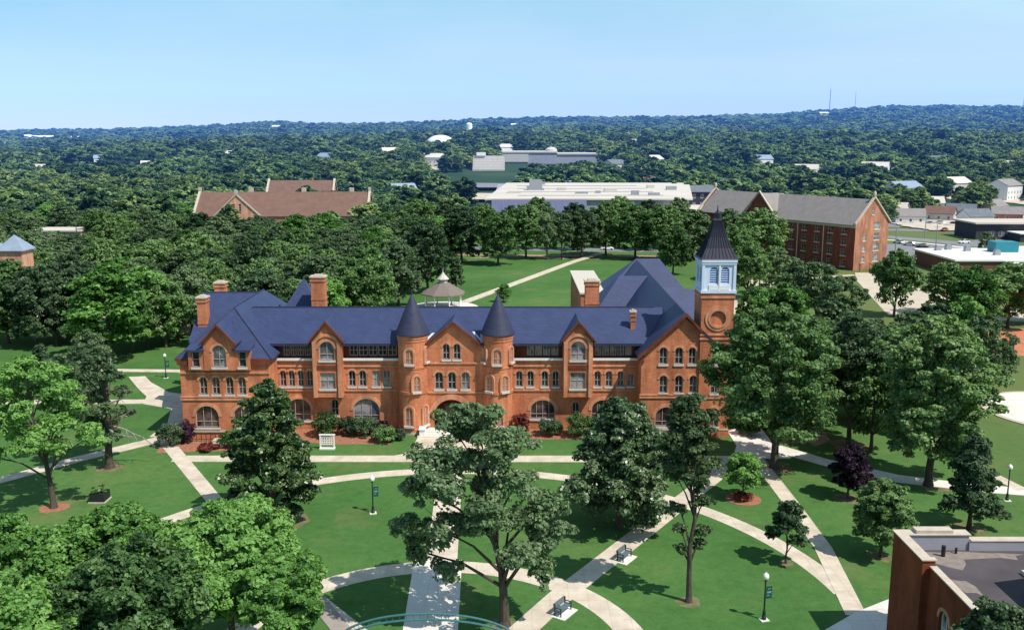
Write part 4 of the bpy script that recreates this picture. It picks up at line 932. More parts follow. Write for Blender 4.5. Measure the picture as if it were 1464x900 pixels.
# ================================================================== brown roofed hall to the west, mostly behind trees
def gable_house(name, label, cat, x, y, rz, L, W, he, hr, wall, roofm, base=None, wins=True, group=None, chim=False, hip=0.0, floors=1):
    """house with its long side along local x"""
    zb = float(terrain(x, y)) if base is None else base
    t = thing(name, label, cat, (x, y, zb), rz, group)
    a, b = L / 2, W / 2; m = MB()
    wl = []
    if wins:
        k = max(2, int(L / 3.4))
        wl = [(-a + (i + .5) * L / k, .9 + f * 3.0, 1.1, 1.4, None) for i in range(k) for f in range(floors)]
    m.wall((0, -b, 0), (1, 0, 0), (0, -1, 0), rect(-a, a, -1, he), [arch_pts(*w) for w in wl], .2); m.wall((0, b, 0), (1, 0, 0), (0, 1, 0), rect(-a, a, -1, he), [], .2)
    pr = [(-b, -1), (b, -1), (b, he)] + ([(0, hr - .1)] if not hip else []) + [(-b, he)]
    m.wall((-a, 0, 0), (0, 1, 0), (-1, 0, 0), pr, [], .2); m.wall((a, 0, 0), (0, 1, 0), (1, 0, 0), pr, [], .2); m.build('wall', wall, t)
    for w in wl: window(t, (0, -b, 0), (1, 0, 0), (0, -1, 0), *w, bars=(0, 1), frame='white', sill=None, hood=False, inset=.08)
    m = MB(); e = .5; h = hip
    m.slab([(-a - e, -b - e, he - .15), (a + e, -b - e, he - .15), (a + e - h - (e if h else 0), 0, hr), (-a - e + h + (e if h else 0), 0, hr)], .2); m.slab([(a + e, b + e, he - .15), (-a - e, b + e, he - .15), (-a - e + h + (e if h else 0), 0, hr), (a + e - h - (e if h else 0), 0, hr)], .2)
    if h:
        m.slab([(-a - e, b + e, he - .15), (-a - e, -b - e, he - .15), (-a + h, 0, hr)], .2); m.slab([(a + e, -b - e, he - .15), (a + e, b + e, he - .15), (a - h, 0, hr)], .2)
    r = m.build('roof', roofm, t)
    if chim:
        m = MB(); m.box(a * .3, a * .3 + .8, .3, 1.1, hr - 1.0, hr + 1.1); m.build('chimney', 'brick_tan', r)
    return t
bh = gable_house('brown_roofed_hall', 'long brown roofed brick hall with pale edged gable rising above the wood', 'hall', GX(408, 418, 14), 418, R_(2), 74, 24, 6.0, 15.6, 'brick_tan', 'roof_brown', base=0.0, wins=False)
gx = GX(341, 406, 14) - bh.location.x
def yl(v): return v
m = MB(); m.wall((0, -17, 0), (1, 0, 0), (0, -1, 0), [(gx - 9.5, 0), (gx + 9.5, 0), (gx + 9.5, 6.0), (gx + 5.0, 10.5), (gx, 15.2), (gx - 5.0, 10.5), (gx - 9.5, 6.0)], [arch_pts(gx - 1.3, 8.2, 1.0, 3.2), arch_pts(gx + 1.3, 8.2, 1.0, 3.2)], .4); m.build('gable', 'brick_pale_lit', bh)  # gable brick lightened to look sunlit beside the other walls
for u in (gx - 1.3, gx + 1.3): window(bh, (0, -17, 0), (1, 0, 0), (0, -1, 0), u, 8.2, 1.0, 3.2, None, bars=(0, 2), frame='white', hood=False)
m = MB(); m.slab([(gx - 9.8, -16.8, 5.9), (gx, -16.8, 15.0), (gx, 0, 15.0), (gx - 9.8, 0, 5.9)], .25); m.slab([(gx, -16.8, 15.0), (gx + 9.8, -16.8, 5.9), (gx + 9.8, 0, 5.9), (gx, 0, 15.0)], .25); m.build('cross_roof', 'roof_brown', bh)
m = MB(); m.slab([(gx - 10, -17.4, 6.5), (gx, -17.4, 15.8), (gx, -16.7, 15.8), (gx - 10, -16.7, 6.5)], .7); m.slab([(gx, -17.4, 15.8), (gx + 10, -17.4, 6.5), (gx + 10, -16.7, 6.5), (gx, -16.7, 15.8)], .7); m.box(gx - .6, gx + .6, -17.5, -16.6, 15.6, 17.2); m.build('coping', 'stone', bh)
for s in (-37, 37):
    m = MB(); m.slab([(s - .5, -12.5, 6.3), (s + .5, -12.5, 6.3), (s + .5, 0, 16.4), (s - .5, 0, 16.4)], .7); m.slab([(s - .5, 0, 16.4), (s + .5, 0, 16.4), (s + .5, 12.5, 6.3), (s - .5, 12.5, 6.3)], .7); m.box(s - .6, s + .6, -.6, .6, 16.2, 17.6); m.build('coping', 'stone', bh)
for u in (-15, 8, 29):
    m = MB(); m.box(u - .9, u + .9, .2, 1.8, 14.0, 17.3); m.build('chimney', 'stone', bh)
b2 = gable_house('brown_roofed_hall', 'smaller brown roofed brick hall showing above the ridge of the long one', 'hall', GX(432, 500, 14), 500, R_(3), 34, 18, 9.5, 17.2, 'brick_tan', 'roof_brown', base=0.0, wins=False, chim=True)
for s in (-17, 17):
    m = MB(); m.slab([(s - .5, -9.5, 10.0), (s + .5, -9.5, 10.0), (s + .5, 0, 18.2), (s - .5, 0, 18.2)], .8); m.slab([(s - .5, 0, 18.2), (s + .5, 0, 18.2), (s + .5, 9.5, 10.0), (s - .5, 9.5, 10.0)], .8); m.build('coping', 'stone', b2)
# far-west hall with hipped steel-blue roofs
t = thing('blue_roofed_hall', 'brick hall with steel blue hipped roofs at the edge of the wood', 'hall', (-113.3, 204, 0))
m = MB(); m.box(-14, 2.0, -5, 10, 0, 12.2); m.box(3.3, 8.2, -2.7, 2.2, 0, 14.6); m.build('wall', 'brick_pale_lit', t)
m = MB(); m.slab([(-15, -6, 12.1), (3.0, -6, 12.1), (-2, 2.5, 17.2), (-15, 2.5, 17.2)], .2); m.slab([(3.0, -6, 12.1), (3.0, 11, 12.1), (-2, 2.5, 17.2)], .2); m.build('roof', 'roof_steel', t)
m = MB(); m.lathe(5.75, -.25, [(2.95 * q2, 14.6), (2.9 * q2, 14.8), (.05, 17.9)], 4, rot=math.pi / 4); m.build('pyramid_roof', 'roof_steel', t)

# ================================================================== flat commercial blocks beyond the lawn
t = thing('flat_white_building', 'wide low building with cream flat roof and blue grey metal front behind the tree row', 'building', (0, 0, 0))
YB = 402
m = MB(); m.box(GX(705, YB, 12) , GX(985, YB, 12), YB, YB + 145, 0, 13.0); m.build('wall', 'wall_grey', t)
m = MB(); m.prism([(GX(693, YB, 13), YB - 1), (GX(990, YB, 13), YB - 1), (GX(985, YB + 150, 13), YB + 150), (GX(724, YB + 150, 13), YB + 150)], 13.003, 13.6); m.build('roof', 'roof_white', t)
m = MB(); m.slab([(GX(703, YB, 10), YB - 9, 8.6), (GX(838, YB, 10), YB - 9, 8.6), (GX(838, YB, 13), YB - 1.2, 13.2), (GX(703, YB, 13), YB - 1.2, 13.2)], .4); m.build('awning', 'roof_blue', t)
m = MB(); m.box(GX(757, 470, 15), GX(775, 470, 15), 470, 476, 13.603, 18.5); m.box(GX(754, 470, 15), GX(778, 470, 15), 469, 477, 13.6, 14.4); m.build('roof_unit', 'steel', t)
ru = random.Random(8)
for i in range(11):
    ux, uy, uw = GX(735 + i * 23, YB + 60, 13), YB + ru.uniform(15, 125), ru.uniform(1.2, 3.2); m = MB(); m.box(ux - uw, ux + uw, uy, uy + uw * 1.3, 13.603, 13.6 + ru.uniform(.8, 1.9)); m.build('roof_unit', 'steel' if i % 3 else 'wall_pale', t)
for i in range(4): m = MB(); m.tube([(GX(720, YB, 13) + 6, YB + 20 + i * 30, 13.75), (GX(960, YB, 13), YB + 22 + i * 30, 13.75)], .14, 5); m.build('roof_pipe', 'wall_grey', t)
m = MB(); m.box(GX(693, YB + 6, 9), GX(705, YB + 6, 9) - .01, YB + 2, YB + 30, 0, 12.0); m.build('side_block', 'wall_grey', t)
LOCF = (GX(840, YB, 0), YB, 0); t.location = LOCF
for c in t.children: c.location = (-LOCF[0], -LOCF[1], 0)
t = thing('flat_white_building', 'low white roofed annex block between the cream roof and the grey dormitory roof', 'building', (GX(1000, 372, 8), 372, 0))
m = MB(); m.box(-9, 9.5, 0, 40, 0, 9.8); m.build('wall', 'wall_brown', t)
m = MB(); m.box(-9.3, 9.8, -.3, 40.3, 9.803, 10.3); m.build('roof', 'roof_white', t)
t = thing('flat_white_building', 'low shed with bright white roof just beyond the grey dormitory ridge', 'building', (GX(1085, 445, 10), 445, 0))
m = MB(); m.box(-13, 13, 0, 14, 0, 11.6); m.build('wall', 'wall_pale', t)
m = MB(); m.slab([(-13.5, -.5, 11.7), (13.5, -.5, 11.7), (13.5, 7, 13), (-13.5, 7, 13)], .2); m.slab([(-13.5, 7, 13), (13.5, 7, 13), (13.5, 14.5, 11.7), (-13.5, 14.5, 11.7)], .2); m.build('roof', 'roof_white', t)
t = thing('dark_block', 'dark two storey house with grey hipped roof and white windows near the parked cars', 'house', (GX(1004, 520, 10), 520, float(terrain(130, 520))))
m = MB(); wl = [(u, zz, 1.6, 2.4, None) for u in (-8.5, -4.2, 0, 4.2, 8.5) for zz in (1.2, 5.6)]
m.wall((0, 0, 0), (1, 0, 0), (0, -1, 0), rect(-11.5, 11.5, -1, 9.3), [arch_pts(*w) for w in wl], .2); m.wall((-11.5, 0, 0), (0, 1, 0), (-1, 0, 0), rect(0, 14, -1, 9.3), [], .2); m.wall((11.5, 0, 0), (0, 1, 0), (1, 0, 0), rect(0, 14, -1, 9.3), [], .2); m.build('wall', 'wall_dark', t)
for w in wl: window(t, (0, 0, 0), (1, 0, 0), (0, -1, 0), *w, bars=(0, 1), pane='glass_blind', frame='white', sill=None, hood=False, inset=.05)
m = MB(); m.slab([(-12.5, -1, 9.2), (12.5, -1, 9.2), (6.5, 7, 12.4), (-6.5, 7, 12.4)], .3); m.slab([(-12.5, 15, 9.2), (-12.5, -1, 9.2), (-6.5, 7, 12.4)], .3); m.slab([(12.5, -1, 9.2), (12.5, 15, 9.2), (6.5, 7, 12.4)], .3); m.slab([(12.5, 15, 9.2), (-12.5, 15, 9.2), (-6.5, 7, 12.4), (6.5, 7, 12.4)], .3); m.build('roof', 'roof_grey', t)

# low white roofed block on the east edge
t = thing('low_white_block', 'low brown walled building with bright white stepped roofs and a teal roof box', 'building', (126, 268, 0))
m = MB(); m.box(0, 26, -2, 26, 0, 4.2); m.build('wall', 'wall_brown', t)
m = MB(); m.prism([(-.6, -2.5), (27, -2.5), (27, 26.5), (-.6, 26.5)], 4.203, 4.7); m.build('roof', 'white', t)
m = MB(); m.box(14, 44, -16, -2.503, 0, 3.6); m.build('wall', 'wall_brown', t)
m = MB(); m.box(13.5, 44.5, -16.5, -2.8, 3.603, 4.1); m.build('roof', 'white', t)
m = MB(); m.box(28, 60, 2, 34, 0, 4.0); m.build('wall', 'wall_brown', t)
m = MB(); m.box(27.5, 60.5, 1.5, 34.5, 4.003, 4.5); m.build('roof', 'white', t)
m = MB(); m.box(19.5, 26.5, 15, 20, 4.703, 7.8); rb = m.build('roof_box', 'teal', t)
for i, (ux, uy) in enumerate(((4, 20), (8, 22), (12, 18), (16, 8))):
    m = MB(); m.box(ux, ux + 1.6, uy, uy + 1.6, 4.703, 6.0); m.box(ux + .2, ux + 1.4, uy + .2, uy + 1.4, 6.003, 6.3); m.build('roof_unit', 'steel', t)
t = thing('dark_shop', 'dark flat roofed shop with pale fascia by the street bend', 'shop', (180, 366, 0))
wl = [(u, 1.2, 2.2, 2.0, None) for u in (6, 10, 14, 19, 24)]
m = MB(); m.wall((0, 0, 0), (1, 0, 0), (0, -1, 0), rect(0, 40, 0, 6.0), [arch_pts(*w) for w in wl], .2); m.wall((0, 0, 0), (0, 1, 0), (-1, 0, 0), rect(0, 18, 0, 6.0), [], .2); m.build('wall', 'wall_dark', t)
for w in wl: window(t, (0, 0, 0), (1, 0, 0), (0, -1, 0), *w, bars=(1, 0), pane='glass_blind', frame='white', sill=None, hood=False, inset=.05)
m = MB(); m.box(-1, 41, -1.2, 18.5, 6.003, 6.6); m.build('roof', 'roof_white', t)
m = MB(); m.box(12, 21, -10, -.6, 0, 3.0); m.build('porch', 'wall_dark', t)
m = MB(); m.box(11.5, 21.5, -10.5, -.6, 3.003, 3.4); m.build('porch_roof', 'white', t)
t = thing('low_white_block', 'small pale low building with flat roof at the wood edge past the west lawn', 'building', (GX(78, 330, 5), 330, 0))
m = MB(); m.box(-8, 9, 0, 12, 0, 6.5); m.build('wall', 'wall_pale', t)
m = MB(); m.box(-8.5, 9.5, -.5, 12.5, 6.503, 7.0); m.build('roof', 'roof_white', t)

# ---- far landmarks
def far(px, Y, dz=0.0): x = GX(px, Y, 20); return (x, Y, float(terrain(x, Y)) + dz)
X = far(630, 1250)
t = thing('white_dome', 'white domed building rising out of the distant wood', 'dome', X)
m = MB(); m.lathe(0, 0, [(19, -8), (19, 5.5)], 28); m.build('wall', 'wall_pale', t)
m = MB(); m.lathe(0, 0, [(19.4, 5.5)] + [(19.4 * math.cos(R_(a)), 5.5 + 12.5 * math.sin(R_(a))) for a in range(10, 90, 10)] + [(.1, 18)], 28); m.build('roof', 'white', t, smooth=True)
X = far(671, 1500)
t = thing('water_tower', 'tall white cylinder water tower standing above the distant wood', 'water tower', X)
m = MB(); m.lathe(0, 0, [(4.7, 13), (4.9, 13.6), (4.9, 28.5), (3.5, 30.2), (.3, 31)], 20); m.build('tank', 'white', t)
for i in range(6):
    a = i * math.pi / 3; m = MB(); m.tube([(4.4 * math.cos(a), 4.4 * math.sin(a), -3), (4.2 * math.cos(a), 4.2 * math.sin(a), 13.2)], .45, 6); m.build('leg', 'steel', t)
xw = far(790, 950)
t = thing('arena_building', 'very wide pale flat roofed complex in the middle distance', 'building', xw)
m = MB(); m.box(-52, 4, 0, 70, -3, 11); m.box(4.003, 48, 10, 70, -3, 9); m.build('wall', 'wall_grey', t)
m = MB(); m.prism([(-53, -1), (5, -1), (5, 72), (-53, 72)], 11.003, 12.2); m.prism([(5.003, 9), (58, 9), (58, 72), (5.003, 72)], 9.003, 10.4); m.build('roof', 'roof_white', t)
m = MB(); m.lathe(0, 34, [(6, 12.203), (6, 14), (3, 16), (.2, 16.5)], 14); m.build('roof_drum', 'wall_pale', t)
m = MB(); m.box(-50, -24, -1.2, -.003, 2, 9.5); m.build('panel', 'wall_pale', t)
t = thing('stadium_stand', 'stepped pale terraces in front of the wide flat complex', 'stand', far(700, 830))
m = MB()
for i in range(6): m.box(-15, 13, i * 4, i * 4 + 4, -3, 1.5 + i * 2.2)
m.build('terrace', 'wall_pale', t)
m = MB(); m.box(-12, -4, 18, 24, 12.6, 15.5); m.build('press_box', 'white', t)
strip_pts = [far(640, 560, .6)[:2], far(705, 640, .6)[:2]]
sheet('sports_field', [far(640, 640)[:2], far(742, 640)[:2], far(748, 720)[:2], far(660, 720)[:2]], float(terrain(-30, 680)) + 1.2, 'asphalt')
sheet('sports_field', [far(640, 560)[:2], far(720, 560)[:2], far(730, 630)[:2], far(650, 630)[:2]], float(terrain(-30, 590)) + 1.2, 'tan_court')
t = gable_house('white_house', 'grey roofed white house standing alone beyond the tree row', 'house', GX(576, 560, 6), 560, R_(35), 15, 11, 6.0, 11.5, 'wall_pale', 'roof_steel', floors=2)
hl = [(500, 640, 'wall_pale', 'roof_grey'), (538, 700, 'white', 'roof_grey'), (455, 720, 'white', 'roof_white'), (478, 610, 'wall_pale', 'roof_tan'), (20, 640, 'white', 'roof_grey'), (182, 420, 'wall_pale', 'roof_steel'),
      (895, 600, 'wall_pale', 'roof_grey'), (925, 690, 'brick_tan', 'roof_brown'), (880, 545, 'wall_pale', 'roof_tan'), (1278, 480, 'white', 'roof_white'), (1420, 500, 'wall_pale', 'roof_tan'), (1190, 560, 'white', 'roof_grey'), (1375, 470, 'wall_pale', 'roof_grey'), (660, 610, 'white', 'roof_grey'), (810, 640, 'white', 'roof_steel')]
hd = ['beside the tan roofed one', 'with bright walls', 'with bright roof', 'with tan roof', 'at the far edge', 'with steel blue roof', 'by the green poplar', 'with brown roof and red walls', 'just past the cream roof', 'with bright roof in the east wood', 'past the street bend', 'deep in the east wood', 'above the street bend', 'by the sports field', 'near the wide complex']
hl += [(1300, 440, 'white', 'roof_tan'), (1345, 455, 'wall_pale', 'roof_brown'), (1395, 438, 'white', 'roof_grey'), (1440, 452, 'brick_tan', 'roof_tan'), (1330, 520, 'white', 'roof_white'), (1225, 640, 'wall_pale', 'roof_steel'), (1060, 620, 'white', 'roof_grey'), (1120, 540, 'wall_pale', 'roof_tan'), (300, 760, 'white', 'roof_grey'), (110, 560, 'wall_pale', 'roof_tan'), (395, 600, 'white', 'roof_steel'), (850, 720, 'white', 'roof_grey'), (960, 780, 'wall_pale', 'roof_white'), (1010, 900, 'white', 'roof_grey'), (600, 700, 'wall_pale', 'roof_grey')]
hd += ['nearest the back of the parking lot', 'with brown roof past the parking lot', 'with white walls past the street bend', 'with red walls past the dark shop', 'with bright roof and white walls among the east trees', 'with steel blue roof in the east wood', 'behind the bright shed, white', 'behind the dormitory ridge', 'in the west wood, white and farthest', 'in the west wood, tan roofed', 'beside the smaller brown roofed hall', 'past the wide complex, white', 'past the wide complex, pale roofed', 'far past the dark house', 'past the sports field']
more = [(1290, 560, 'white', 'roof_steel'), (1360, 600, 'wall_pale', 'roof_white'), (1435, 580, 'white', 'roof_tan'), (1250, 760, 'white', 'roof_white'), (1330, 820, 'white', 'roof_grey'), (1150, 740, 'white', 'roof_white'), (1440, 760, 'wall_pale', 'roof_white'), (1085, 860, 'white', 'roof_steel'), (930, 880, 'white', 'roof_white'), (880, 800, 'wall_pale', 'roof_grey'), (620, 880, 'white', 'roof_white'), (560, 1000, 'white', 'roof_white'), (470, 900, 'white', 'roof_steel'), (340, 980, 'white', 'roof_white'), (220, 860, 'wall_pale', 'roof_white'), (150, 1000, 'white', 'roof_steel'), (60, 820, 'white', 'roof_white'), (720, 1100, 'white', 'roof_white'), (900, 1150, 'wall_pale', 'roof_white'), (1020, 1200, 'white', 'roof_white')]
rows = ['first', 'second', 'third', 'fourth', 'fifth', 'sixth', 'seventh', 'eighth', 'ninth', 'tenth', 'eleventh', 'twelfth', 'thirteenth', 'fourteenth', 'fifteenth', 'sixteenth', 'seventeenth', 'eighteenth', 'nineteenth', 'twentieth']
order = sorted(range(len(more)), key=lambda i: more[i][0])
hl += [more[i] for i in order]; hd += ['*' + rows[k] for k in range(len(order))]
for (px, Y, wm, rm), d in zip(hl, hd):
    if Y > 430:
        yd = []
        for dx, dy in ((-9, -3), (10, -5), (12, -24), (6, -44), (-7, -40), (-11, -20)): yd.append((GX(px, Y, 6) + dx, Y + dy))
        yq = patch('yard', yd, 0.0, 'tan_court' if px % 3 else 'path_grey', px, 1.5)
        for v in yq.data.vertices: v.co.z = float(terrain(v.co.x, v.co.y)) + .5
    big = d[0] == '*'
    gable_house('suburban_house', ('pale building deep in the distant woods, ' + d[1:] + ' counted from the west') if big else 'small gabled house among distant trees ' + d, 'house', GX(px, Y, 6), Y, R_(random.Random(px).uniform(-40, 40)), *((20, 13, 9.0, 12.5) if big else (13, 9, 3.6, 6.8)), wm, rm, group='houses among the distant trees', floors=2 if big else 1)
for px, Y, Ht, wd_ in ((1183, 3300, 92, 1.3), (1219, 3400, 80, .8), (1458, 3300, 105, 1.0)):
    xx = far(px, Y)
    t = thing('radio_mast', {1183: 'tall thin radio mast, tallest of the close pair on the hill', 1219: 'faint thin radio mast, shorter of the close pair on the hill', 1458: 'lone thin radio mast on the hill at the frame edge'}[px], 'mast', xx, group='radio masts on the hill')
    m = MB(); m.tube([(0, 0, -5), (0, 0, Ht)], [wd_ * 1.5, wd_ * .8], 4); m.build('tower', 'mast_steel', t)
    m = MB(); m.tube([(0, 0, Ht), (0, 0, Ht + 8)], .25, 4); m.build('antenna', 'mast_steel', t)
for px, Y, w in ((60, 2300, 60), (110, 2250, 46), (35, 2350, 30), (1176, 2900, 26), (400, 2500, 36), (1412, 2600, 16), (735, 2400, 14)):
    t = thing('warehouse', {60: 'long pale warehouse on the far hillside, biggest of the cluster', 110: 'pale warehouse on the far hillside beside the biggest one', 35: 'small pale warehouse at the outer end of the far hillside cluster', 1176: 'pale shed below the radio mast pair', 400: 'pale shed under the far wooded knoll', 1412: 'tiny white shed on the east hill', 735: 'white cylinder shaped building on the far slope above the wide complex'}[px], 'warehouse', far(px, Y, 12), group='pale sheds on the far hills')
    m = MB(); m.box(-w / 2, w / 2, 0, 20, -14, 7); m.build('wall', 'wall_pale', t)
    m = MB(); m.slab([(-w / 2 - 1, -1, 7), (w / 2 + 1, -1, 7), (w / 2 + 1, 10, 10), (-w / 2 - 1, 10, 10)], .4); m.slab([(-w / 2 - 1, 10, 10), (w / 2 + 1, 10, 10), (w / 2 + 1, 21, 7), (-w / 2 - 1, 21, 7)], .4); m.build('roof', 'white', t)
# utility poles
for px, Y, lab in ((50, 310, 'wooden utility pole by the pale low building, nearer the frame edge'), (112, 318, 'wooden utility pole by the pale low building, on its wood side'), (1322, 372, 'thin light pole by the street on the parking lot edge'), (1337, 318, 'thin light pole standing in the parking lot'), (1279, 306, 'thin light pole near the dormitory gable')):
    t = thing('utility_pole', lab, 'pole', (GX(px, Y, 0), Y, 0), 0, 'poles by the streets')
    m = MB(); m.lathe(0, 0, [(.2, 0), (.13, 10)], 6); m.build('pole', 'bark' if px < 200 else 'steel', t)
    m = MB(); m.box(-1.0, 1.0, -.06, .06, 9.2, 9.35); m.build('crossarm', 'bark' if px < 200 else 'steel', t)

# cars
def car(x, y, rz, paint, label):
    zb = float(terrain(x, y)) if y > 430 else .04
    t = thing('parked_car', label, 'car', (x, y, zb), rz, 'parked cars')
    def loft(secs, name, mat, par):
        m = MB(); k = len(secs[0]); b = 0
        for s in secs: m.v += s
        for i in range(len(secs) - 1):
            for j in range(k): m.f.append((i * k + j, i * k + (j + 1) % k, (i + 1) * k + (j + 1) % k, (i + 1) * k + j)); m.m.append(0)
        m.f.append(tuple(reversed(range(k)))); m.m.append(0); m.f.append(tuple((len(secs) - 1) * k + j for j in range(k))); m.m.append(0)
        return m.build(name, mat, par)
    def sec(xx, w, z0, z1): return [(xx, -w, z0), (xx, w, z0), (xx, w, z1 - .12), (xx, w - .1, z1), (xx, -w + .1, z1), (xx, -w, z1 - .12)]
    loft([sec(-2.25, .78, .35, .72), sec(-2.0, .88, .25, .92), (sec(-.9, .9, .22, .98)), sec(.9, .9, .22, .98), sec(1.9, .86, .25, .85), sec(2.25, .74, .35, .66)], 'body', paint, t)
    loft([sec(-1.75, .78, .9, .97), sec(-1.15, .70, .9, 1.45), sec(.25, .70, .9, 1.47), sec(1.05, .80, .9, .98)], 'glasshouse', 'glass', t)
    m = MB(); m.box(-1.1, .2, -.62, .62, 1.44, 1.5); m.build('roof', paint, t)
    for sx in (-1.4, 1.4):
        for sy in (-.88, .88):
            m = MB(); m.tube([(sx, sy - .1, .32), (sx, sy + .1, .32)], .32, 12); m.build('wheel', 'rubber', t)
    return t
car(GX(868, 331), 331, .1, 'car_white', 'white car parked behind the tree row beyond the back lawn')
car(GX(712, 334), 334, .05, 'car_silver', 'silver car parked in the shade at the near end of the back street')
car(-96, 208, .2, 'car_red', 'dark red car parked on the pale street at the wood edge')
for i, (px, Y, p, d) in enumerate(((962, 470, 'car_white', 'white car, first of the line beside the dark house'), (975, 476, 'car_dark', 'dark car, second of the line beside the dark house'), (985, 482, 'car_silver', 'silver car, third of the line beside the dark house'), (955, 490, 'car_red', 'red car behind the line beside the dark house'), (1285, 352, 'car_white', 'white car in the parking lot near the dormitory'), (1402, 300, 'car_dark', 'dark car behind the low white roofed block'), (1300, 344, 'car_silver', 'silver car in the parking lot beyond the white one'), (1318, 338, 'car_dark', 'dark car in the parking lot near the light pole'), (1378, 352, 'car_white', 'white car on the street bend before the dark shop'), (1350, 400, 'car_red', 'red car on the back street past the parking lot'), (1415, 398, 'car_white', 'white car on the back street past the dark shop'), (1330, 432, 'car_silver', 'silver car in the rear parking lot'), (1345, 436, 'car_white', 'white car in the rear parking lot'), (1365, 430, 'car_dark', 'dark car in the rear parking lot'))):
    car(GX(px, Y), Y, .3 + i * .4, p, d)
# ================================================================== vegetation
def mesh_from_np(name, V, F, shade, mat):
    """V (n*4,3) quads"""
    me = bpy.data.meshes.new(name); nq = len(V) // 4
    me.vertices.add(len(V)); me.vertices.foreach_set('co', V.astype(np.float32).ravel())
    me.loops.add(nq * 4); me.loops.foreach_set('vertex_index', np.arange(nq * 4, dtype=np.int32))
    me.polygons.add(nq); me.polygons.foreach_set('loop_start', np.arange(0, nq * 4, 4, dtype=np.int32)); me.polygons.foreach_set('loop_total', np.full(nq, 4, dtype=np.int32))
    a = me.attributes.new('shade', 'FLOAT', 'POINT'); a.data.foreach_set('value', np.repeat(shade, 4).astype(np.float32))
    me.materials.append(MATS[mat]); me.update(calc_edges=True); return me

DENS, FINE = 4.2, .53
def unit(v): return v / np.maximum(np.linalg.norm(v, axis=-1, keepdims=True), 1e-9)

def leaves(rng, blobs, n, leaf, mat, name='crown', fill=.25, droop=0.0, down=.35, elong=1.5, up=.8):
    n = int(n * DENS); leaf = leaf * FINE
    """leaf sprays over a set of clumps: blobs = [(x, y, z, rx, ry, rz)]"""
    # every clump breaks up into sprays of its own, so the outline stays ragged
    sub = []
    for q in blobs:
        k = 9; dd = unit(rng.normal(size=(k, 3))); dd[:, 2] = np.where((dd[:, 2] < -down) & (rng.random(k) < .7), -dd[:, 2], dd[:, 2])
        f = rng.uniform(.62, 1.06, k); r = rng.uniform(.24, .46, k)
        for i in range(k): sub.append((q[0] + dd[i, 0] * q[3] * f[i], q[1] + dd[i, 1] * q[4] * f[i], q[2] + dd[i, 2] * q[5] * f[i], q[3] * r[i], q[4] * r[i], q[5] * r[i] * .8, q[0], q[1], q[2]))
        sub.append((q[0], q[1], q[2], q[3] * .72, q[4] * .72, q[5] * .72, q[0], q[1], q[2]))
    B = np.array(sub); w = (B[:, 3] * B[:, 5]) ** .85; w[9::10] *= .45; w /= w.sum()
    bi = rng.choice(len(B), n, p=w)
    d = unit(rng.normal(size=(n, 3))); low = (d[:, 2] < -down) & (rng.random(n) < .6); d[low, 2] *= -1
    rad = np.where(rng.random(n) < fill + .15, rng.random(n) ** .5, 1 - np.abs(rng.normal(0, .2, n)) + .1 * rng.random(n))
    C = B[bi, :3] + d * B[bi, 3:6] * rad[:, None]
    out = unit(C - B[bi, 6:9])
    nr = unit(d * .5 + out * .45 + rng.normal(size=(n, 3)) * .75 + np.array([0, 0, up]))
    t = unit(np.cross(nr, rng.normal(size=(n, 3)))); b = np.cross(nr, t)
    if droop: b = unit(b + np.array([0, 0, -droop]))
    s = leaf * (.55 + .9 * rng.random(n))[:, None]
    V = np.empty((n, 4, 3)); e = elong
    V[:, 0] = C - b * s * e * .5; V[:, 1] = C + t * s * .5 + nr * s * .12; V[:, 2] = C + b * s * e * .5 - np.array([0, 0, .15]) * s; V[:, 3] = C - t * s * .5 + nr * s * .12
    br = rng.random(len(B))
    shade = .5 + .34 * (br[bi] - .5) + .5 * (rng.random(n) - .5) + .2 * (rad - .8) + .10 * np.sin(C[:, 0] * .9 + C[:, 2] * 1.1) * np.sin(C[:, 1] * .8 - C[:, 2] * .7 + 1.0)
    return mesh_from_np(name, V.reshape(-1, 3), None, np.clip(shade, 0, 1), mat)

def env_blobs(rng, H, R, cb, n, shape='round', br=(.26, .42), core=True, flat=1.0):
    """clump positions inside a crown envelope from height cb to H"""
    out = []; h = H - cb
    if core: out.append((0, 0, cb + h * .5, R * .52, R * .52, h * .36))
    for i in range(n):
        f = ((i + .5) / n) ** .85                     # height fraction, bottom to top
        if shape == 'round': env = math.sqrt(max(0.0, 1 - (2 * (f - .42) / 1.16) ** 2))
        elif shape == 'cone': env = (1 - f) ** .8 * .95 + .10
        elif shape == 'ovoid': env = min(1.0, (f + .12) * 2.6) ** .6 * (1 - max(0, f - .25) / .75) ** .62 + .07
        else: env = math.sqrt(max(0.05, math.sin(math.pi * (.12 + .8 * f))))
        a = i * 2.399963 + rng.uniform(-.5, .5); rr = env * R * rng.uniform(.45, .82) if i < n - 1 else .1 * R
        b = R * rng.uniform(*br) * (.72 + .28 * env)
        out.append((rr * math.cos(a), rr * math.sin(a), cb + b * .5 + f * (h - b * 1.3), b, b, b * rng.uniform(.62, .82) * flat))
    return out

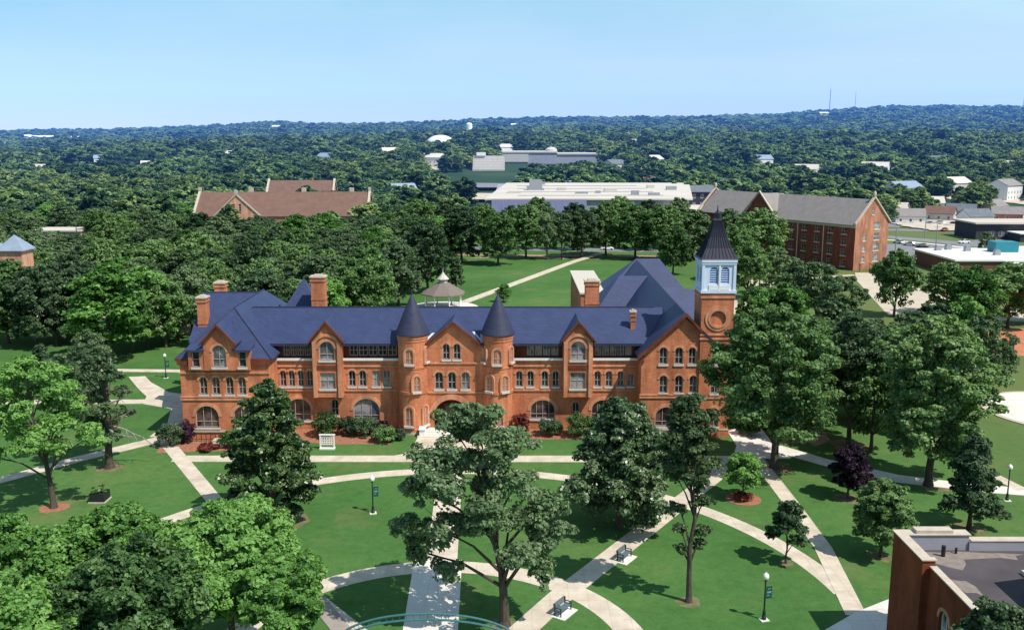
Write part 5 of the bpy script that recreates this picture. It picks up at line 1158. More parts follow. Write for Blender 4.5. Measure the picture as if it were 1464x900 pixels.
def trunk_mesh(rng, H, cb, r0, blobs, nl, name='trunk', mat='bark', lean=(0, 0), top=.62):
    m = MB(); zt = cb + (H - cb) * top
    P = []; k = 7
    wob = [(rng.uniform(-1, 1) * .03 * H, rng.uniform(-1, 1) * .03 * H) for _ in range(k)]
    for i in range(k):
        f = i / (k - 1); P.append(Vector((lean[0] * f ** 1.4 + wob[i][0] * f, lean[1] * f ** 1.4 + wob[i][1] * f, zt * f - (.2 if i == 0 else 0))))
    rad = [r0 * (1.45 if i == 0 else 1.0) * (1 - .78 * (i / (k - 1)) ** .9) for i in range(k)]
    pts = [P[0], P[0] + Vector((0, 0, .7))] + P[1:]; m.tube(pts, [rad[0], r0] + rad[1:], 9)
    idx = rng.permutation(len(blobs))[:nl]
    for j in idx:
        b = blobs[j]; e = Vector(b[:3]); f = min(.95, max(.25, (e.z - .28 * (H - cb)) / max(zt, 1e-3))) * rng.uniform(.8, 1)
        i = min(k - 2, int(f * (k - 1))); g = f * (k - 1) - i; s = P[i].lerp(P[i + 1], g)
        mid = s.lerp(e, .5) + Vector((0, 0, .08 * (e - s).length)); rs = r0 * .42 * (1 - .6 * f) + .02
        m.tube([s, s.lerp(mid, .6), mid, mid.lerp(e, .55), e], [rs, rs * .8, rs * .62, rs * .42, rs * .18], 6)
        for q in range(2):
            d = Vector(rng.normal(size=3)) * b[3] * .6; m.tube([mid.lerp(e, .4), mid.lerp(e, .8) + d * .5, e + d], [rs * .35, rs * .22, rs * .06], 4)
    me = m.build(name, mat).data
    o = bpy.data.objects[-1] if False else None
    return me
def mesh_only(o):
    me = o.data; bpy.data.objects.remove(o); return me
def make_trunk(*a, **k):
    n0 = set(o.name for o in bpy.data.objects); me = trunk_mesh(*a, **k)
    for o in list(bpy.data.objects):
        if o.name not in n0: bpy.data.objects.remove(o)
    return me

def plant_tree(name, label, x, y, crown, trunk, group=None, rz=0.0, s=(1, 1, 1), cat='tree', zb=None):
    t = thing(name, label, cat, (x, y, float(terrain(x, y)) if zb is None else zb), rz, group); t.scale = s
    for nm, me in (('trunk', trunk), ('crown', crown)):
        if me is None: continue
        o = bpy.data.objects.new(nm, me); col.objects.link(o); o.parent = t
    return t

def hero(seed, name, label, x, y, H, R, cb, r0, nb, nleaf, leaf, mat, shape='round', br=(.26, .42), core=True, lean=(0, 0), nl=14, bark='bark', fill=.25, shift=(0, 0), group=None, cat='tree', extra=(), flat=1.0, droop=0.0, elong=1.5, squash=None):
    rng = np.random.default_rng(seed)
    B = env_blobs(rng, H, R, cb, nb, shape, br, core, flat)
    B = [(b[0] + shift[0] * (b[2] / H), b[1] + shift[1] * (b[2] / H), *b[2:]) for b in B] + list(extra)
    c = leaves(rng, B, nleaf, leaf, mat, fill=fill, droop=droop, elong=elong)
    t = make_trunk(rng, H, cb, r0, B, nl, mat=bark, lean=lean)
    return plant_tree(name, label, x, y, c, t, group, cat=cat, zb=0.0)

# ---- the trees of the front lawn, one by one
hero(11, 'oak_tree', 'tall open crowned oak before the hall entrance, trunk bare and slanting', -.6, 69.5, 18.7, 6.3, 5.2, .42, 28, 9200, .40, 'leaf_olive', 'round', (.20, .34), core=False, lean=(-1.3, 0.5), shift=(-2.4, .3), fill=.3, nl=22,
     extra=[(-6.6, .5, 6.0, 1.7, 1.7, 1.5), (-7.4, .2, 8.2, 1.5, 1.5, 1.3), (3.1, 0, 4.6, 1.1, 1.1, 1.3), (-4.6, -1, 4.9, 1.3, 1.3, 1.1), (3.6, .4, 7.5, 1.7, 1.7, 1.5)])
hero(12, 'magnolia_tree', 'broad glossy magnolia with pale leaf clusters before the west half of the hall', -24.4, 90.9, 14.6, 5.3, .3, .4, 46, 13500, .42, 'leaf_magnolia_pale', 'ovoid', (.20, .30), nl=8, fill=.18, group='magnolias before the hall')
hero(13, 'magnolia_tree', 'dark glossy magnolia with pointed top beside the diagonal path', 10.7, 88.6, 13.6, 6.3, .3, .4, 46, 11000, .44, 'leaf_magnolia', 'ovoid', (.20, .30), nl=8, fill=.18, group='magnolias before the hall')
hero(14, 'pine_tree', 'slim tall pine with long straight bare trunk on the lawn', 14.8, 73.4, 18.2, 2.4, 9.6, .26, 22, 4600, .36, 'leaf_pine', 'tall', (.34, .5), core=False, shift=(-.5, 0), nl=18, fill=.4,
     extra=[(.9, .2, 8.8, .9, .9, .5), (-1.0, .3, 8.2, .9, .9, .5), (-.9, -.2, 6.6, .7, .7, .45), (1.0, 0, 6.2, .8, .8, .5), (.8, .4, 5.0, .6, .6, .4), (-.8, .2, 4.6, .6, .6, .4)])
hero(15, 'oak_tree', 'big dense shade tree standing beside the belfry tower', 30.9, 106.3, 19.8, 8.2, 3.4, .5, 42, 12500, .48, 'leaf_oak', 'round', (.22, .34), nl=16, shift=(-.4, 0))
hero(16, 'oak_tree', 'mid height shade tree between the tower tree and the widest shade tree', 42.6, 114.5, 17.0, 5.8, 4.2, .34, 26, 6200, .45, 'leaf_olive', 'round', (.24, .36), core=False, nl=14, fill=.3)
hero(17, 'oak_tree', 'widest dark shade tree over the walk on the east lawn', 46.6, 100.5, 19.6, 6.7, 2.2, .48, 44, 12500, .48, 'leaf_oak', 'round', (.22, .34), nl=16)
hero(18, 'cedar_tree', 'dark upright evergreen in front of the widest shade tree', 45.4, 88.4, 10.0, 3.4, .8, .25, 26, 5200, .40, 'leaf_deep', 'cone', (.26, .38), nl=8)
hero(19, 'elm_tree', 'bright yellow green narrow tree near the round white plaza', 55.2, 118, 16.0, 3.4, 2.0, .3, 28, 6500, .45, 'leaf_bright', 'tall', (.24, .38), nl=10)
hero(20, 'plum_tree', 'small round purple leaved tree on the east lawn', 36.2, 96.6, 6.1, 2.5, .9, .14, 22, 4200, .30, 'leaf_purple', 'round', (.26, .4), nl=8)
hero(21, 'young_tree', 'small slender young tree beside the straight side path', 25.0, 80.7, 6.2, 2.0, 1.5, .1, 16, 2600, .30, 'leaf_olive', 'round', (.3, .42), core=False, nl=8)
hero(22, 'maple_tree', 'round bushy green tree near the flat roofed brick building', 34.2, 82.1, 7.6, 3.1, 1.1, .17, 28, 5600, .34, 'leaf_oak', 'round', (.24, .36), nl=8)
hero(23, 'dogwood_tree', 'low spreading light green tree above a red flower bed', 24.9, 96.6, 5.4, 2.3, 1.0, .11, 16, 2400, .32, 'leaf_bright', 'round', (.28, .4), core=False, nl=8)
hero(24, 'elm_tree', 'bright green elm with dark leaning trunk on the west lawn', -48.2, 94.0, 16.6, 5.4, 5.6, .34, 22, 5200, .42, 'leaf_bright', 'round', (.24, .38), core=False, lean=(-2.0, 1), shift=(-2.6, .6), nl=18, fill=.3, extra=[(4.2, .5, 7.6, 1.8, 1.8, 1.3), (-5.4, 0, 5.6, 1.3, 1.3, .9)])
t = hero(25, 'oak_tree', 'half dead oak with bare pale branches on the west lawn', -47.5, 106.3, 15.2, 4.6, 3.0, .52, 20, 5000, .38, 'leaf_olive', 'tall', (.24, .36), core=False, lean=(.4, .4), shift=(-2.6, 0), nl=14, bark='bark', fill=.35)
rng = np.random.default_rng(77); m = MB()
for sx, sz, L, up in ((1, 5.2, 6.0, -.12), (1, 5.6, 4.6, .3), (1, 7.5, 4.2, .75), (.7, 9.5, 4.0, 1.3), (1, 4.7, 3.5, -.45), (-.3, 10, 4.0, 1.6), (.3, 8, 5.5, 1.5)):
    p = Vector((.3, 0, sz)); pts = [p]; d = Vector((sx, rng.uniform(-.5, .2), up)).normalized()
    for i in range(6):
        d = (d + Vector(rng.normal(size=3)) * .22).normalized(); pts.append(pts[-1] + d * L / 6)
    r = [.15 * (1 - i / 7.2) for i in range(7)]; m.tube(pts, r, 6)
    for q in (2, 3, 4, 5):
        dd = (d + Vector(rng.normal(size=3)) * .9).normalized(); e = pts[q] + dd * L * .22; m.tube([pts[q], e, e + (dd + Vector(rng.normal(size=3)) * .5) * L * .14], [r[q] * .6, r[q] * .35, .015], 5)
m.build('bare_branch', 'bark_pale', t)
rng = np.random.default_rng(5)
me = leaves(rng, [(0, 0, 1.25, .7, .7, .35)], 260, .28, 'leaf_oak'); o = bpy.data.objects.new('plant', me); col.objects.link(o); o.parent = PLANTER
# foreground crowns, bases below the frame
fg = [(31, -20.8, 64.5, 12.6, 6.0, 'near tree with crown touching the end of the inner ring path'), (32, -29.5, 66.0, 11.6, 5.4, 'near tree whose crown hides the spur of path on the west lawn'), (33, -35.5, 61.0, 12.2, 6.2, 'near tree at the frame corner with broad bright crown'),
      (34, -25.0, 57.0, 12.4, 5.8, 'near tree at the frame bottom between two bright crowns'), (35, -16.8, 62.5, 9.6, 4.2, 'near lower tree beside the bench and the grey service path'), (36, -40.5, 67.0, 10.0, 4.6, 'near tree at the frame edge below the leaning elm'), (37, -31.5, 52.5, 12.2, 5.6, 'nearest bright tree in the corner, cut by the frame bottom')]
for sd, x, y, H, R, lab in fg:
    hero(sd, 'elm_tree', 'bright green ' + lab, x, y, H, R, 3.6, .33, 34, 11500, .40, 'leaf_bright' if sd not in (34,) else 'leaf_oak', 'round', (.22, .34), nl=12, fill=.25, group='bright elms at the near west corner')
hero(41, 'elm_tree', 'olive green tree in front of the flat roofed building at the frame corner', 27.6, 52.5, 11.2, 3.0, 2.5, .22, 24, 5200, .34, 'leaf_olive', 'round', (.24, .36), nl=8, shift=(2.0, 0))
hero(42, 'elm_tree', 'small olive tree by the wall of the flat roofed building', 26.2, 52.0, 9.4, 2.1, 1.8, .15, 16, 3000, .30, 'leaf_olive', 'round', (.26, .38), nl=8)
# shrubs along the hall
def shrub(seed, name, label, x, y, H, R, mat, n=900, leaf=.26, group='shrubs along the foot of the hall'):
    rng = np.random.default_rng(seed); B = [(0, 0, H * .5, R, R, H * .5)] + [(R * .55 * math.cos(a), R * .55 * math.sin(a), H * .45, R * .5, R * .5, H * .45) for a in np.arange(0, 6.2, 1.25)]
    m = MB()
    for a in np.arange(0, 6.2, 1.05): m.tube([(0, 0, 0), (R * .3 * math.cos(a), R * .3 * math.sin(a), H * .35), (R * .5 * math.cos(a), R * .5 * math.sin(a), H * .7)], [.05, .035, .015], 5)
    o = m.build('trunk', 'bark'); tm = o.data; bpy.data.objects.remove(o)
    return plant_tree(name, label, x, y, leaves(rng, B, n, leaf, mat, fill=.15), tm, group, cat='shrub', zb=.03)
for i, (x, y, H, R, mt, d) in enumerate([(-24.2, 118.6, 3.0, 2.0, 'leaf_oak', 'tall green shrub by the white lattice frame'), (-21.5, 118.9, 2.4, 1.4, 'leaf_deep', 'dark shrub left of centre under the blind west arch window'), (-19.4, 118.6, 2.6, 1.7, 'leaf_deep', 'dark rounded shrub under the blind west arch window'), (-16.3, 116.0, 2.0, 1.5, 'leaf_oak', 'clipped dome shrub near the west turret'), (-14.6, 116.6, 1.4, .8, 'leaf_deep', 'small dark shrub at the foot of the west turret'),
      (-17.3, 119.6, 1.8, 1.0, 'leaf_purple', 'purple shrub in the shade of the west turret'), (-43.2, 114.4, 2.8, 1.6, 'leaf_deep', 'dark round shrub at the outer corner of the west pavilion'), (-41.4, 115.4, 3.0, 1.0, 'leaf_purple', 'dark purple shrub beside the pavilion railing'), (-35.0, 114.2, 2.0, 1.8, 'leaf_bright', 'light green spreading shrub before the west pavilion'), (-38.0, 112.6, .8, 1.1, 'leaf_red', 'low rust coloured shrub before the west pavilion'),
      (1.2, 119.6, 2.6, 1.1, 'leaf_red', 'rust red shrub beside the east turret'), (8.8, 118.4, 2.9, 1.9, 'leaf_oak', 'green shrub under the east bay'), (11.6, 118.8, 2.6, 1.6, 'leaf_deep', 'dark shrub under the east arch window'), (5.0, 118.8, 2.2, 1.6, 'leaf_deep', 'dark shrub below the triple east arch window'), (15.6, 118.6, 2.4, 1.3, 'leaf_oak', 'green shrub in the corner by the east pavilion'), (31.0, 118.8, 2.2, 1.4, 'leaf_olive', 'olive shrub in the bed beside the tower'), (24.4, 116.2, 1.6, 1.1, 'leaf_bright', 'light shrub at the foot of the tower')]):
    shrub(200 + i, 'foundation_shrub', d, x, y, H, R, mt, int(450 + 350 * R))
rng = np.random.default_rng(9)
me = leaves(rng, [(0, 0, .25, 1.5, 1.3, .35)], 500, .22, 'leaf_red', name='flower_bed'); o = bpy.data.objects.new('flower_bed', me); col.objects.link(o); o.location = (24.9, 96.2, .06); tag(o, 'patch of red flowers on mulch under the low spreading tree', 'flowers', kind='stuff')

# ---- shared crowns for the woods
def proto(seed, H, R, cb, nb, n, leaf, mat, shape='round', br=(.24, .38), core=True, r0=.32):
    rng = np.random.default_rng(seed); B = env_blobs(rng, H, R, cb, nb, shape, br, core)
    return leaves(rng, B, n, leaf, mat, fill=.2), make_trunk(rng, H, cb, r0, B, 9), H, R
PR_ = {'oak_a': proto(301, 14, 6, 1.8, 30, 3400, .62, 'leaf_oak'), 'oak_b': proto(302, 14, 6, 1.6, 26, 3000, .62, 'leaf_olive'), 'oak_c': proto(303, 14, 6.4, 1.6, 34, 3400, .62, 'leaf_oak', br=(.2, .34)), 'oak_d': proto(304, 14, 5.6, 2.6, 20, 2400, .60, 'leaf_olive', core=False),
       'deep': proto(305, 14, 5.4, 1.4, 30, 3200, .62, 'leaf_deep'), 'bright': proto(306, 14, 5.6, 1.4, 28, 3200, .62, 'leaf_bright'), 'tall': proto(307, 14, 4.0, 2.2, 26, 2800, .60, 'leaf_deep', 'tall'), 'cone': proto(308, 10, 3.2, .8, 22, 2000, .5, 'leaf_deep', 'cone')}
KIND = {'oak_a': 'oak_tree', 'oak_b': 'oak_tree', 'oak_c': 'oak_tree', 'oak_d': 'elm_tree', 'deep': 'evergreen_tree', 'bright': 'maple_tree', 'tall': 'evergreen_tree', 'cone': 'cedar_tree'}
def put(k, x, y, H, R, label, group=None, rng=random):
    c, t, h, r = PR_[k]; a = rng.uniform(0, 6.28)
    return plant_tree(KIND[k], label, x, y, c, t, group, a, (R / r, R / r, H / h), zb=0.0 if y < 430 else None)
rr = random.Random(4)
# named trees of the middle ground: (kind, photo column, distance, height, radius, label)
named = [
 ('deep', 612, 236, 19, 6.6, 'big dark tree directly behind the gazebo'), ('cone', 652, 240, 9, 3.0, 'small dark conical evergreen beside the gazebo roof'), ('bright', 720, 222, 4.6, 2.0, 'small round tree alone on the back lawn behind the east turret'),
 ('bright', 470, 176, 13.5, 5.0, 'bright green maple right behind the main roof by the tall chimney'), ('oak_a', 530, 190, 15, 6.0, 'full green oak behind the west turret'),
 ('deep', 570, 215, 16, 6, 'dark tree between the west turret and the gazebo'),
 ('deep', 660, 296, 18, 7.4, 'first dark tree of the back lawn row, next to the long path of shade'), ('oak_c', 712, 290, 16.5, 7.4, 'second tree of the back lawn row, standing forward on the grass'), ('oak_a', 752, 306, 18, 7.4, 'third tree of the back lawn row'), ('oak_d', 782, 303, 16, 4.2, 'fourth tree of the back lawn row, slim and pale'), ('oak_d', 803, 304, 16, 4.2, 'fifth tree of the back lawn row, slim pale twin of the fourth'),
 ('oak_b', 832, 309, 16, 7.0, 'sixth tree of the back lawn row, past the path end'), ('oak_c', 866, 314, 18.5, 7.6, 'seventh tree of the back lawn row, in front of the white car'), ('oak_a', 908, 305, 17.5, 8.4, 'eighth tree of the back lawn row, large and wide'), ('oak_c', 950, 300, 18.5, 8.0, 'ninth tree of the back lawn row behind the rear roof'), ('oak_b', 990, 304, 16.5, 7.4, 'last tree of the back lawn row beside the spire'), ('deep', 640, 330, 18, 7, 'dark tree standing behind the start of the back lawn row'), ('oak_c', 600, 318, 19, 8, 'wide dark tree behind the gazebo tree'),
 ('oak_c', 690, 325, 17, 6.5, 'tree of the second row, behind the gap between first and second lawn trees'), ('oak_b', 731, 330, 16, 6, 'tree of the second row, behind the second and third lawn trees'), ('oak_a', 768, 334, 18.5, 6.6, 'tree of the second row, behind the two slim pale trees'), ('deep', 820, 330, 17, 6.2, 'dark tree of the second row, behind the sixth lawn tree'), ('oak_c', 885, 336, 19, 7, 'tall tree of the second row beyond the white car'), ('deep', 925, 330, 18, 6.6, 'dark tree of the second row near the rear roof'), ('oak_b', 968, 334, 18.5, 6.8, 'tree of the second row near the spire'),
 ('cone', 858, 205, 5.5, 2.2, 'small dark shrub like evergreen beside the flat annex'), ('oak_a', 1085, 280, 18.5, 9.0, 'very wide tree in front of the grey dormitory roof'), ('oak_b', 1040, 300, 17, 7.0, 'tree just behind the spire beside the widest dormitory tree'),
 ('bright', 1072, 150, 15.0, 4.2, 'bright tree squeezed behind the belfry tower'), ('bright', 1120, 158, 14.5, 5.6, 'bright tree behind the big tower tree'), ('oak_d', 1165, 186, 15, 5.2, 'thin purple grey tree by the tan side court'), ('oak_d', 1200, 172, 14, 5.0, 'thin tree before the tan brick court'), ('oak_a', 1278, 203, 15, 5.6, 'round green tree standing in the tan brick court before the dormitory'), ('oak_b', 1180, 143, 14, 5.4, 'olive tree behind the wide shade trees, near their bare soil'), ('oak_b', 1245, 138, 12.0, 5.6, 'olive tree above the widest shade tree'), ('oak_b', 1300, 142, 12.5, 5.8, 'olive tree beside the bright narrow elm'),
 ('oak_b', 1130, 122, 14.5, 4.8, 'olive tree crowding the far side of the tower tree'), ('oak_a', 1245, 112, 14.0, 4.6, 'oak standing over the tree walk just west of the widest shade tree'),
 ('oak_c', 1050, 256, 15.5, 6.4, 'dense oak just past the spire on the lawn before the dormitory'), ('oak_a', 1068, 226, 14.5, 5.8, 'full oak behind the belfry on the lawn before the side court'), ('oak_c', 962, 268, 14.5, 5.8, 'dense oak behind the rear roof ridge, nearer than the lawn row'), ('oak_b', 1112, 232, 12.0, 5.0, 'grey green oak alone on the lawn beside the side court'),
 ('oak_c', 1215, 126, 13.0, 6.2, 'dark tree filling the gap between tower tree and widest tree'), ('oak_a', 1165, 128, 14.0, 5.8, 'dark tree over the bare soil right behind the tower tree'), ('oak_a', 1270, 124, 13.2, 6.2, 'dark tree pressed behind the widest shade tree'), ('oak_b', 1400, 132, 14.0, 4.6, 'olive tree between the bright narrow elm and the orange court'), ('deep', 1330, 152, 12, 6, 'dark tree deep among the olive ones east of the tower'), ('oak_b', 1135, 200, 13, 5, 'olive tree on the lawn between the spire and the tan side court'),
 ('oak_a', 238, 172, 13.5, 5.4, 'full oak close to the west chimneys on the lawn edge'), ('oak_b', 275, 184, 14.0, 5.6, 'grey green oak just behind the west chimneys'), ('oak_c', 12, 176, 16.5, 7.4, 'dense oak at the frame edge on the west lawn'), ('oak_b', 125, 176, 15.5, 6.0, 'grey green oak shading the west lawn beside the deep green tree'), ('oak_a', 190, 168, 13, 5.0, 'full oak on the lawn edge in front of the wood'),
 ('oak_c', 1352, 205, 12.0, 6.0, 'dark tree in front of the low white roofed block, tennis court side'), ('bright', 1390, 182, 14.2, 5.8, 'bright tree in front of the low white roofed block'), ('oak_a', 1440, 190, 13.8, 7.0, 'big tree beside the orange court'), ('oak_c', 1478, 196, 13.5, 7.0, 'big tree at the frame edge over the orange court'), ('bright', 1376, 150, 13.5, 4.2, 'yellow green tree by the orange court corner'), ('oak_b', 1240, 420, 14, 7.0, 'tree just behind the dormitory gable end'), ('oak_b', 1262, 404, 14, 6, 'tree beside the parking lot and the dormitory gable'), ('oak_d', 1408, 318, 8, 3.2, 'yellowish small tree by the teal roof box'),
 ('bright', 158, 162, 17.0, 8.4, 'big deep green tree at the edge of the west lawn'), ('bright', 212, 172, 15.5, 7.0, 'green tree behind the big deep green one, nearer the hall'), ('deep', 52, 172, 15.5, 5.4, 'dark tree standing on the west lawn beyond the path'), ('deep', 82, 174, 16, 5.0, 'dark tree close beside the one on the west lawn'), ('oak_b', 105, 186, 16, 7.0, 'grey green tree behind the two dark lawn trees'), ('cone', 62, 144, 7, 2.4, 'young dark conifer on the west lawn near the picnic table'), ('oak_b', 130, 143, 9.5, 3.2, 'olive small tree beside the half dead oak'), ('oak_d', 255, 178, 10, 3.6, 'thin tree beside the west chimneys'), ('oak_b', 10, 190, 12, 6, 'grey green tree over the pale street at the frame edge'), ('oak_d', 120, 126, 8, 2.6, 'small leafy tree just behind the half dead oak')]
used = []
for k, px, Y, H, R, lab in named:
    x = GX(px, Y); put(k, x, Y, H, R, lab, rng=rr); used.append((x, Y, R))
# the wood behind the west half of the hall
def clear(x, y):
    if y < 168 or (x > -43 and y < 170): return False
    if x > -30 and y < 226: return False
    if 190 < y < 262 and x > GX(1262, y): return False
    if -46 < x < 130 and 200 < y < 330 and x > -30 + (y - 226) * .12: return False
    for bx0, bx1, by0, by1 in ((-124, -96, 192, 216), (-20, 95, 318, 560), (60, 215, 262, 395), (-172, -52, 392, 436), (-150, -62, 196, 214), (-170, -150, 318, 348), (70, 130, 190, 280), (84, 120, 160, 195)):
        if bx0 < x < bx1 and by0 < y < by1: return False
    a = x / y
    if abs(x - GX(78, 330)) < 12 and 318 < y < 346: return False
    return True
pts = []
tries = 0
while tries < 9000:
    tries += 1
    y = 168 + (388 - 168) * rr.random() ** .8; x = rr.uniform(-.60 * y - 6, .60 * y + 6)
    if not clear(x, y): continue
    d0 = 8.6 if y < 300 else 10.0
    if any((x - a) ** 2 + (y - b) ** 2 < d0 * d0 for a, b in pts) or any((x - a) ** 2 + (y - b) ** 2 < (c + 3.0) ** 2 for a, b, c in used): continue
    pts.append((x, y))
pts.sort(key=lambda p: p[1]); pts = pts[:215]
WL_ = {'oak_a': 'full crowned green oak', 'oak_b': 'grey green oak', 'oak_c': 'dense lumpy green oak', 'oak_d': 'thin crowned pale elm', 'deep': 'dark evergreen', 'bright': 'light green maple', 'tall': 'narrow dark evergreen'}
for x, y in pts:
    k = rr.choices(list(WL_), [4, 6, 4, 3, 2, 1.6, 1])[0]
    low = 232 < y < 330 and GX(58, y) < x < GX(150, y) or y > 325 and GX(268, y) < x < GX(545, y)
    zone = 'in the wood behind the west half of the hall' if x < 0 and y < 290 else ('in the deep wood around the brown roofed hall' if x < 0 else 'among the streets on the east side')
    put(k, x, y, rr.uniform(11.5, 16.5) if y < 300 and not low else (rr.uniform(7.0, 9.5) if low else rr.uniform(11, 15)), rr.uniform(5.2, 7.0), WL_[k] + ' ' + zone, WL_[k] + 's ' + zone, rng=rr)

# ---- the distant woods: one mass of crowns nobody could count
nr = np.random.default_rng(21)
def wood_points():
    out = []
    y = 388.0
    while y < 3750:
        s = float(np.interp(y, [388, 700, 1200, 2200, 3700], [10.0, 12.5, 17, 24, 32]))
        half = .62 * y + 30; k = int(2 * half / s)
        xs = -half + (np.arange(k) + nr.random(k)) * s; yy = y + (nr.random(k) - .5) * s * 1.2
        for a, b in zip(xs, yy): out.append((a, b, s))
        y += s * .85
    return np.array(out)
W = wood_points(); x, y, s = W.T
keep = np.ones(len(W), bool)
gone = [(GX(785, 880), 880, 62, 110), (GX(630, 1190), 1190, 40, 60), (GX(840, 470), 470, 92, 88), (GX(408, 418), 410, 46, 30), (GX(432, 500), 500, 20, 14), (GX(1000, 390), 390, 18, 22), (GX(1085, 450), 450, 18, 16), (GX(1004, 520), 522, 17, 13), (GX(965, 480), 480, 22, 14),
        (GX(700, 640), 640, 30, 85), (xw[0] - 5, 990, 62, 55), (GX(700, 830), 830, 22, 40), (GX(690, 740), 745, 46, 60), (xw[0], 900, 45, 35), (GX(1430, 372), 372, 45, 26), (150, 372, 50, 16), (GX(576, 560), 556, 12, 14)]
for gx_, gy_, ga, gb in gone: keep &= ((x - gx_) / ga) ** 2 + ((y - gy_) / gb) ** 2 > 1
keep &= ~((x > 84) & (x < 215) & (y < 396)); keep &= ~((x > 92) & (x < 330) & (y > 388) & (y < 475) & (nr.random(len(W)) < .62)); keep &= ~((x > 112) & (x < 186) & (y > 414) & (y < 458)); keep &= ~((np.abs(x - GX(940, 500)) < 26) & (y < 520) & (y > 440))
for (px, Y, *_), d in zip(hl, hd): keep &= ~((np.abs(x - GX(px, Y)) < (12 if d[0] == '*' else 10.5)) & (y < Y + 6) & (y > Y - (125 if d[0] == '*' else 48)))
for px, Y, rad in ((630, 1250, 26), (671, 1500, 10)): keep &= ((x - GX(px, Y, 20)) / rad) ** 2 + ((y - Y) / (rad + 30)) ** 2 > 1
for px, Y in ((60, 2300), (110, 2250), (35, 2350), (1176, 2900), (400, 2500)): keep &= ~((np.abs(x - GX(px, Y, 20)) < 36) & (y < Y + 10) & (y > Y - 45))
keep &= ~((np.sin(x / 61 + 2) * np.sin(y / 83 + x / 140) > .80) & (y > 520) & (y < 2400)); keep &= ~((nr.random(len(W)) < .08) & (y > 500))
x, y, s = x[keep], y[keep], s[keep]
me = bpy.data.meshes.new('distant_woodland'); me.vertices.add(len(x))
me.vertices.foreach_set('co', np.stack([x, y, terrain(x, y) - .6], 1).astype(np.float32).ravel())
kd = np.clip(np.floor((np.sin(x / 37 + 1.3) * np.sin(y / 52 + .7) + .8 * np.sin(x / 91 - y / 120) + nr.normal(0, .55, len(x))) * 1.15 + 2.5), 0, 4).astype(np.int32)
a = me.attributes.new('kind', 'INT', 'POINT'); a.data.foreach_set('value', kd)
a = me.attributes.new('size', 'FLOAT', 'POINT'); a.data.foreach_set('value', (s / 9.8 * (.62 + .95 * nr.random(len(x)) ** 1.3)).astype(np.float32)); me.update()
wood = bpy.data.objects.new('distant_woodland', me); col.objects.link(wood)
tag(wood, 'unbroken dark green woods running over the plain to the hills', 'woodland', kind='stuff')
ng = bpy.data.node_groups.new('woodland', 'GeometryNodeTree')
ng.interface.new_socket('Geometry', in_out='INPUT', socket_type='NodeSocketGeometry'); ng.interface.new_socket('Geometry', in_out='OUTPUT', socket_type='NodeSocketGeometry')
gi = ng.nodes.new('NodeGroupInput'); go = ng.nodes.new('NodeGroupOutput'); ip = ng.nodes.new('GeometryNodeInstanceOnPoints'); jn = ng.nodes.new('GeometryNodeJoinGeometry'); g2i = ng.nodes.new('GeometryNodeGeometryToInstance')
src = []
for k, px, Y, mat in (('f1', 690, 384, 0), ('f2', 470, 386, 1), ('f3', 230, 385, 2), ('f4', 60, 386, 3), ('f5', 330, 388, 4)):
    rng = np.random.default_rng(400 + mat); H, R = [(11.5, 6.0), (10, 5.6), (14.0, 5.4), (11, 6.6), (12.5, 5.0)][mat]
    B = env_blobs(rng, H, R, 1.0, 12, 'round' if mat != 2 else 'tall', (.32, .46), True)
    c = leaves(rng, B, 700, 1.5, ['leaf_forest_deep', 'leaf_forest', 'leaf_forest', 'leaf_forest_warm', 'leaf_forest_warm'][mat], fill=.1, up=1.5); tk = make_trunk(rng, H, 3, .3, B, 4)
    t = plant_tree('oak_tree', ['deep green tree at the near edge of the distant woods', 'mid green tree at the near edge of the distant woods', 'tall green tree at the near edge of the distant woods', 'broad yellowish tree at the near edge of the distant woods', 'narrow yellowish tree at the near edge of the distant woods'][mat], GX(px, Y), Y, c, tk, 'trees at the edge of the distant woods', zb=0.0)
    src.append([o for o in t.children if o.name.startswith('crown')][0])
for o in src:
    oi = ng.nodes.new('GeometryNodeObjectInfo'); oi.inputs['Object'].default_value = o; oi.inputs['As Instance'].default_value = True; oi.transform_space = 'ORIGINAL'
    ng.links.new(oi.outputs['Geometry'], jn.inputs[0])
ip.inputs['Pick Instance'].default_value = True
rv = ng.nodes.new('FunctionNodeRandomValue'); rv.data_type = 'FLOAT_VECTOR'; rv.inputs[0].default_value = (-.05, -.05, 0); rv.inputs[1].default_value = (.05, .05, 6.28)
e2r = ng.nodes.new('FunctionNodeEulerToRotation')
na = ng.nodes.new('GeometryNodeInputNamedAttribute'); na.data_type = 'FLOAT'; na.inputs['Name'].default_value = 'size'
cx = ng.nodes.new('ShaderNodeCombineXYZ'); mz = ng.nodes.new('ShaderNodeMath'); mz.operation = 'POWER'; mz.inputs[1].default_value = .5
L = ng.links
nk = ng.nodes.new('GeometryNodeInputNamedAttribute'); nk.data_type = 'INT'; nk.inputs['Name'].default_value = 'kind'; L.new(nk.outputs[0], ip.inputs['Instance Index'])
L.new(na.outputs[0], cx.inputs[0]); L.new(na.outputs[0], cx.inputs[1]); L.new(na.outputs[0], mz.inputs[0]); L.new(mz.outputs[0], cx.inputs[2])
L.new(gi.outputs[0], ip.inputs['Points']); L.new(jn.outputs[0], ip.inputs['Instance']); L.new(rv.outputs[0], e2r.inputs[0]); L.new(e2r.outputs[0], ip.inputs['Rotation']); L.new(cx.outputs[0], ip.inputs['Scale']); L.new(ip.outputs[0], go.inputs[0])
md = wood.modifiers.new('woodland', 'NODES'); md.node_group = ng
print('wood instances', len(x), 'mid trees', len(pts))
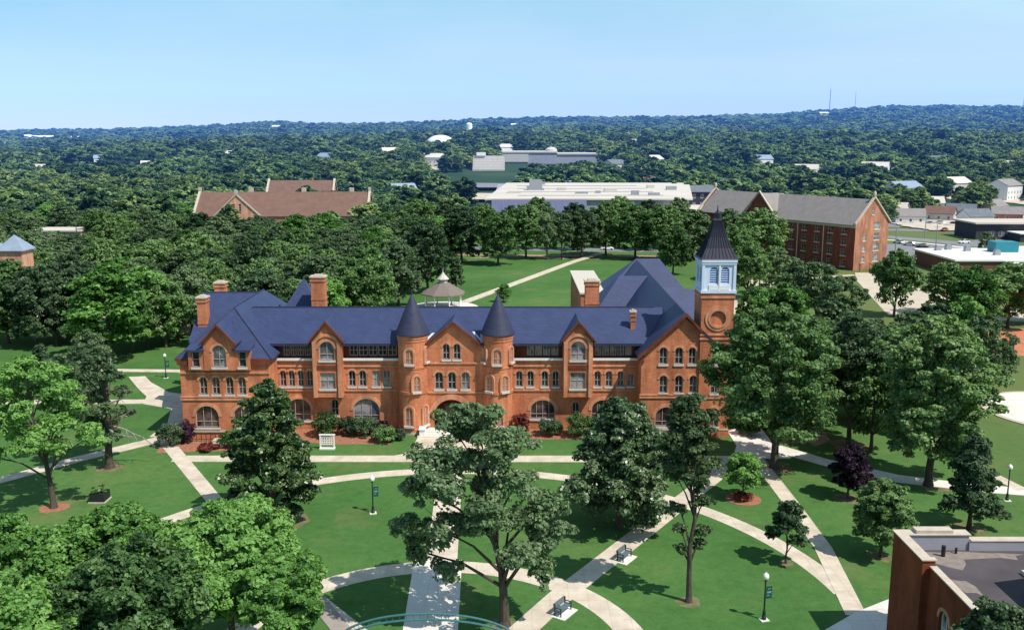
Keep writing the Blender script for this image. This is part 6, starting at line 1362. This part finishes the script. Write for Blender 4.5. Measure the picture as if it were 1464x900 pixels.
# ================================================================== haze, sky, sun, camera
HAZE = True
if HAZE:
    m, nt, out = nodes_of('haze_glow')
    em = N(nt, 'ShaderNodeEmission'); em.inputs['Color'].default_value = (.09, .30, 1.0, 1); em.inputs['Strength'].default_value = 1.35e-4  # faint blue glow in the volume stands in for light scattered by haze
    nt.links.new(em.outputs[0], out.inputs['Volume'])
    MATS['haze_glow'] = m
    b = MB(); b.box(-4500, 4500, 330, 4200, -20, 260); o = b.build('haze_glow', 'haze_glow'); tag(o, kind='structure')
w = bpy.data.worlds.new('World'); scene.world = w; w.use_nodes = True
nt = w.node_tree; nt.nodes.clear()
out = nt.nodes.new('ShaderNodeOutputWorld'); bg = nt.nodes.new('ShaderNodeBackground')
sky = nt.nodes.new('ShaderNodeTexSky'); sky.sky_type = 'NISHITA'; sky.sun_disc = False; sky.sun_elevation = R_(SUN_EL); sky.sun_rotation = R_(90 + SUN_AZ)
sky.altitude = 250; sky.air_density = 1.0; sky.dust_density = 0.05; sky.ozone_density = 2.2
tc = nt.nodes.new('ShaderNodeTexCoord')
mp = nt.nodes.new('ShaderNodeMapping'); mp.inputs['Scale'].default_value = (1.1, 1.1, 5.0); mp.inputs['Rotation'].default_value = (0.0, R_(5), 0); nt.links.new(tc.outputs['Generated'], mp.inputs[0])
cl = noise(nt, 1.5, 6, .55, vec=mp.outputs[0])
cf = ramp(nt, cl, [(.38, (0, 0, 0)), (.72, (.50, .50, .50))])
sv = N(nt, 'ShaderNodeSeparateXYZ'); nt.links.new(tc.outputs['Generated'], sv.inputs[0])
vx = N(nt, 'ShaderNodeMapRange'); vx.inputs[1].default_value = -.15; vx.inputs[2].default_value = .55; vx.inputs[4].default_value = .5; nt.links.new(sv.outputs[0], vx.inputs[0])
va = N(nt, 'ShaderNodeMath', operation='ADD'); nt.links.new(cf, va.inputs[0]); nt.links.new(vx.outputs[0], va.inputs[1])
c = mixc(nt, va.outputs[0], sky.outputs[0], (6.9, 7.4, 7.6))
sp = N(nt, 'ShaderNodeSeparateXYZ'); nt.links.new(tc.outputs['Generated'], sp.inputs[0])
tint = ramp(nt, sp.outputs[2], [(0.0, (.50, .57, .63)), (.037, (.56, .65, .71)), (.075, (.70, .80, .82)), (.14, (.65, .90, .92)), (.4, (.66, .86, .95))])
c = mixc(nt, 1.0, c, tint, 'MULTIPLY')
nt.links.new(c, bg.inputs[0]); bg.inputs[1].default_value = .12; nt.links.new(bg.outputs[0], out.inputs[0])
sd = bpy.data.lights.new('sun', 'SUN'); sd.energy = 4.8; sd.angle = R_(.53); sd.color = (1.0, .95, .87)
so = bpy.data.objects.new('sun', sd); col.objects.link(so)
dv = Vector((math.cos(R_(SUN_EL)) * math.cos(R_(SUN_AZ)), -math.cos(R_(SUN_EL)) * math.sin(R_(SUN_AZ)), math.sin(R_(SUN_EL))))
so.rotation_euler = dv.to_track_quat('Z', 'Y').to_euler(); so.location = (60, -40, 120)
cd = bpy.data.cameras.new('camera'); cd.sensor_width = 36; cd.lens = FPX / PW * 36; cd.clip_end = 20000; cd.clip_start = .5
co = bpy.data.objects.new('camera', cd); col.objects.link(co); co.location = (0, 0, CAM_H); co.rotation_euler = (math.pi / 2 - PITCH, 0, 0)
scene.camera = co
scene.view_settings.view_transform = 'Standard'; scene.view_settings.look = 'None'; scene.view_settings.exposure = 0
scene.render.engine = 'CYCLES'
cy = scene.cycles
cy.max_bounces = 5; cy.diffuse_bounces = 2; cy.glossy_bounces = 2; cy.transmission_bounces = 3; cy.volume_bounces = 0
cy.use_denoising = True
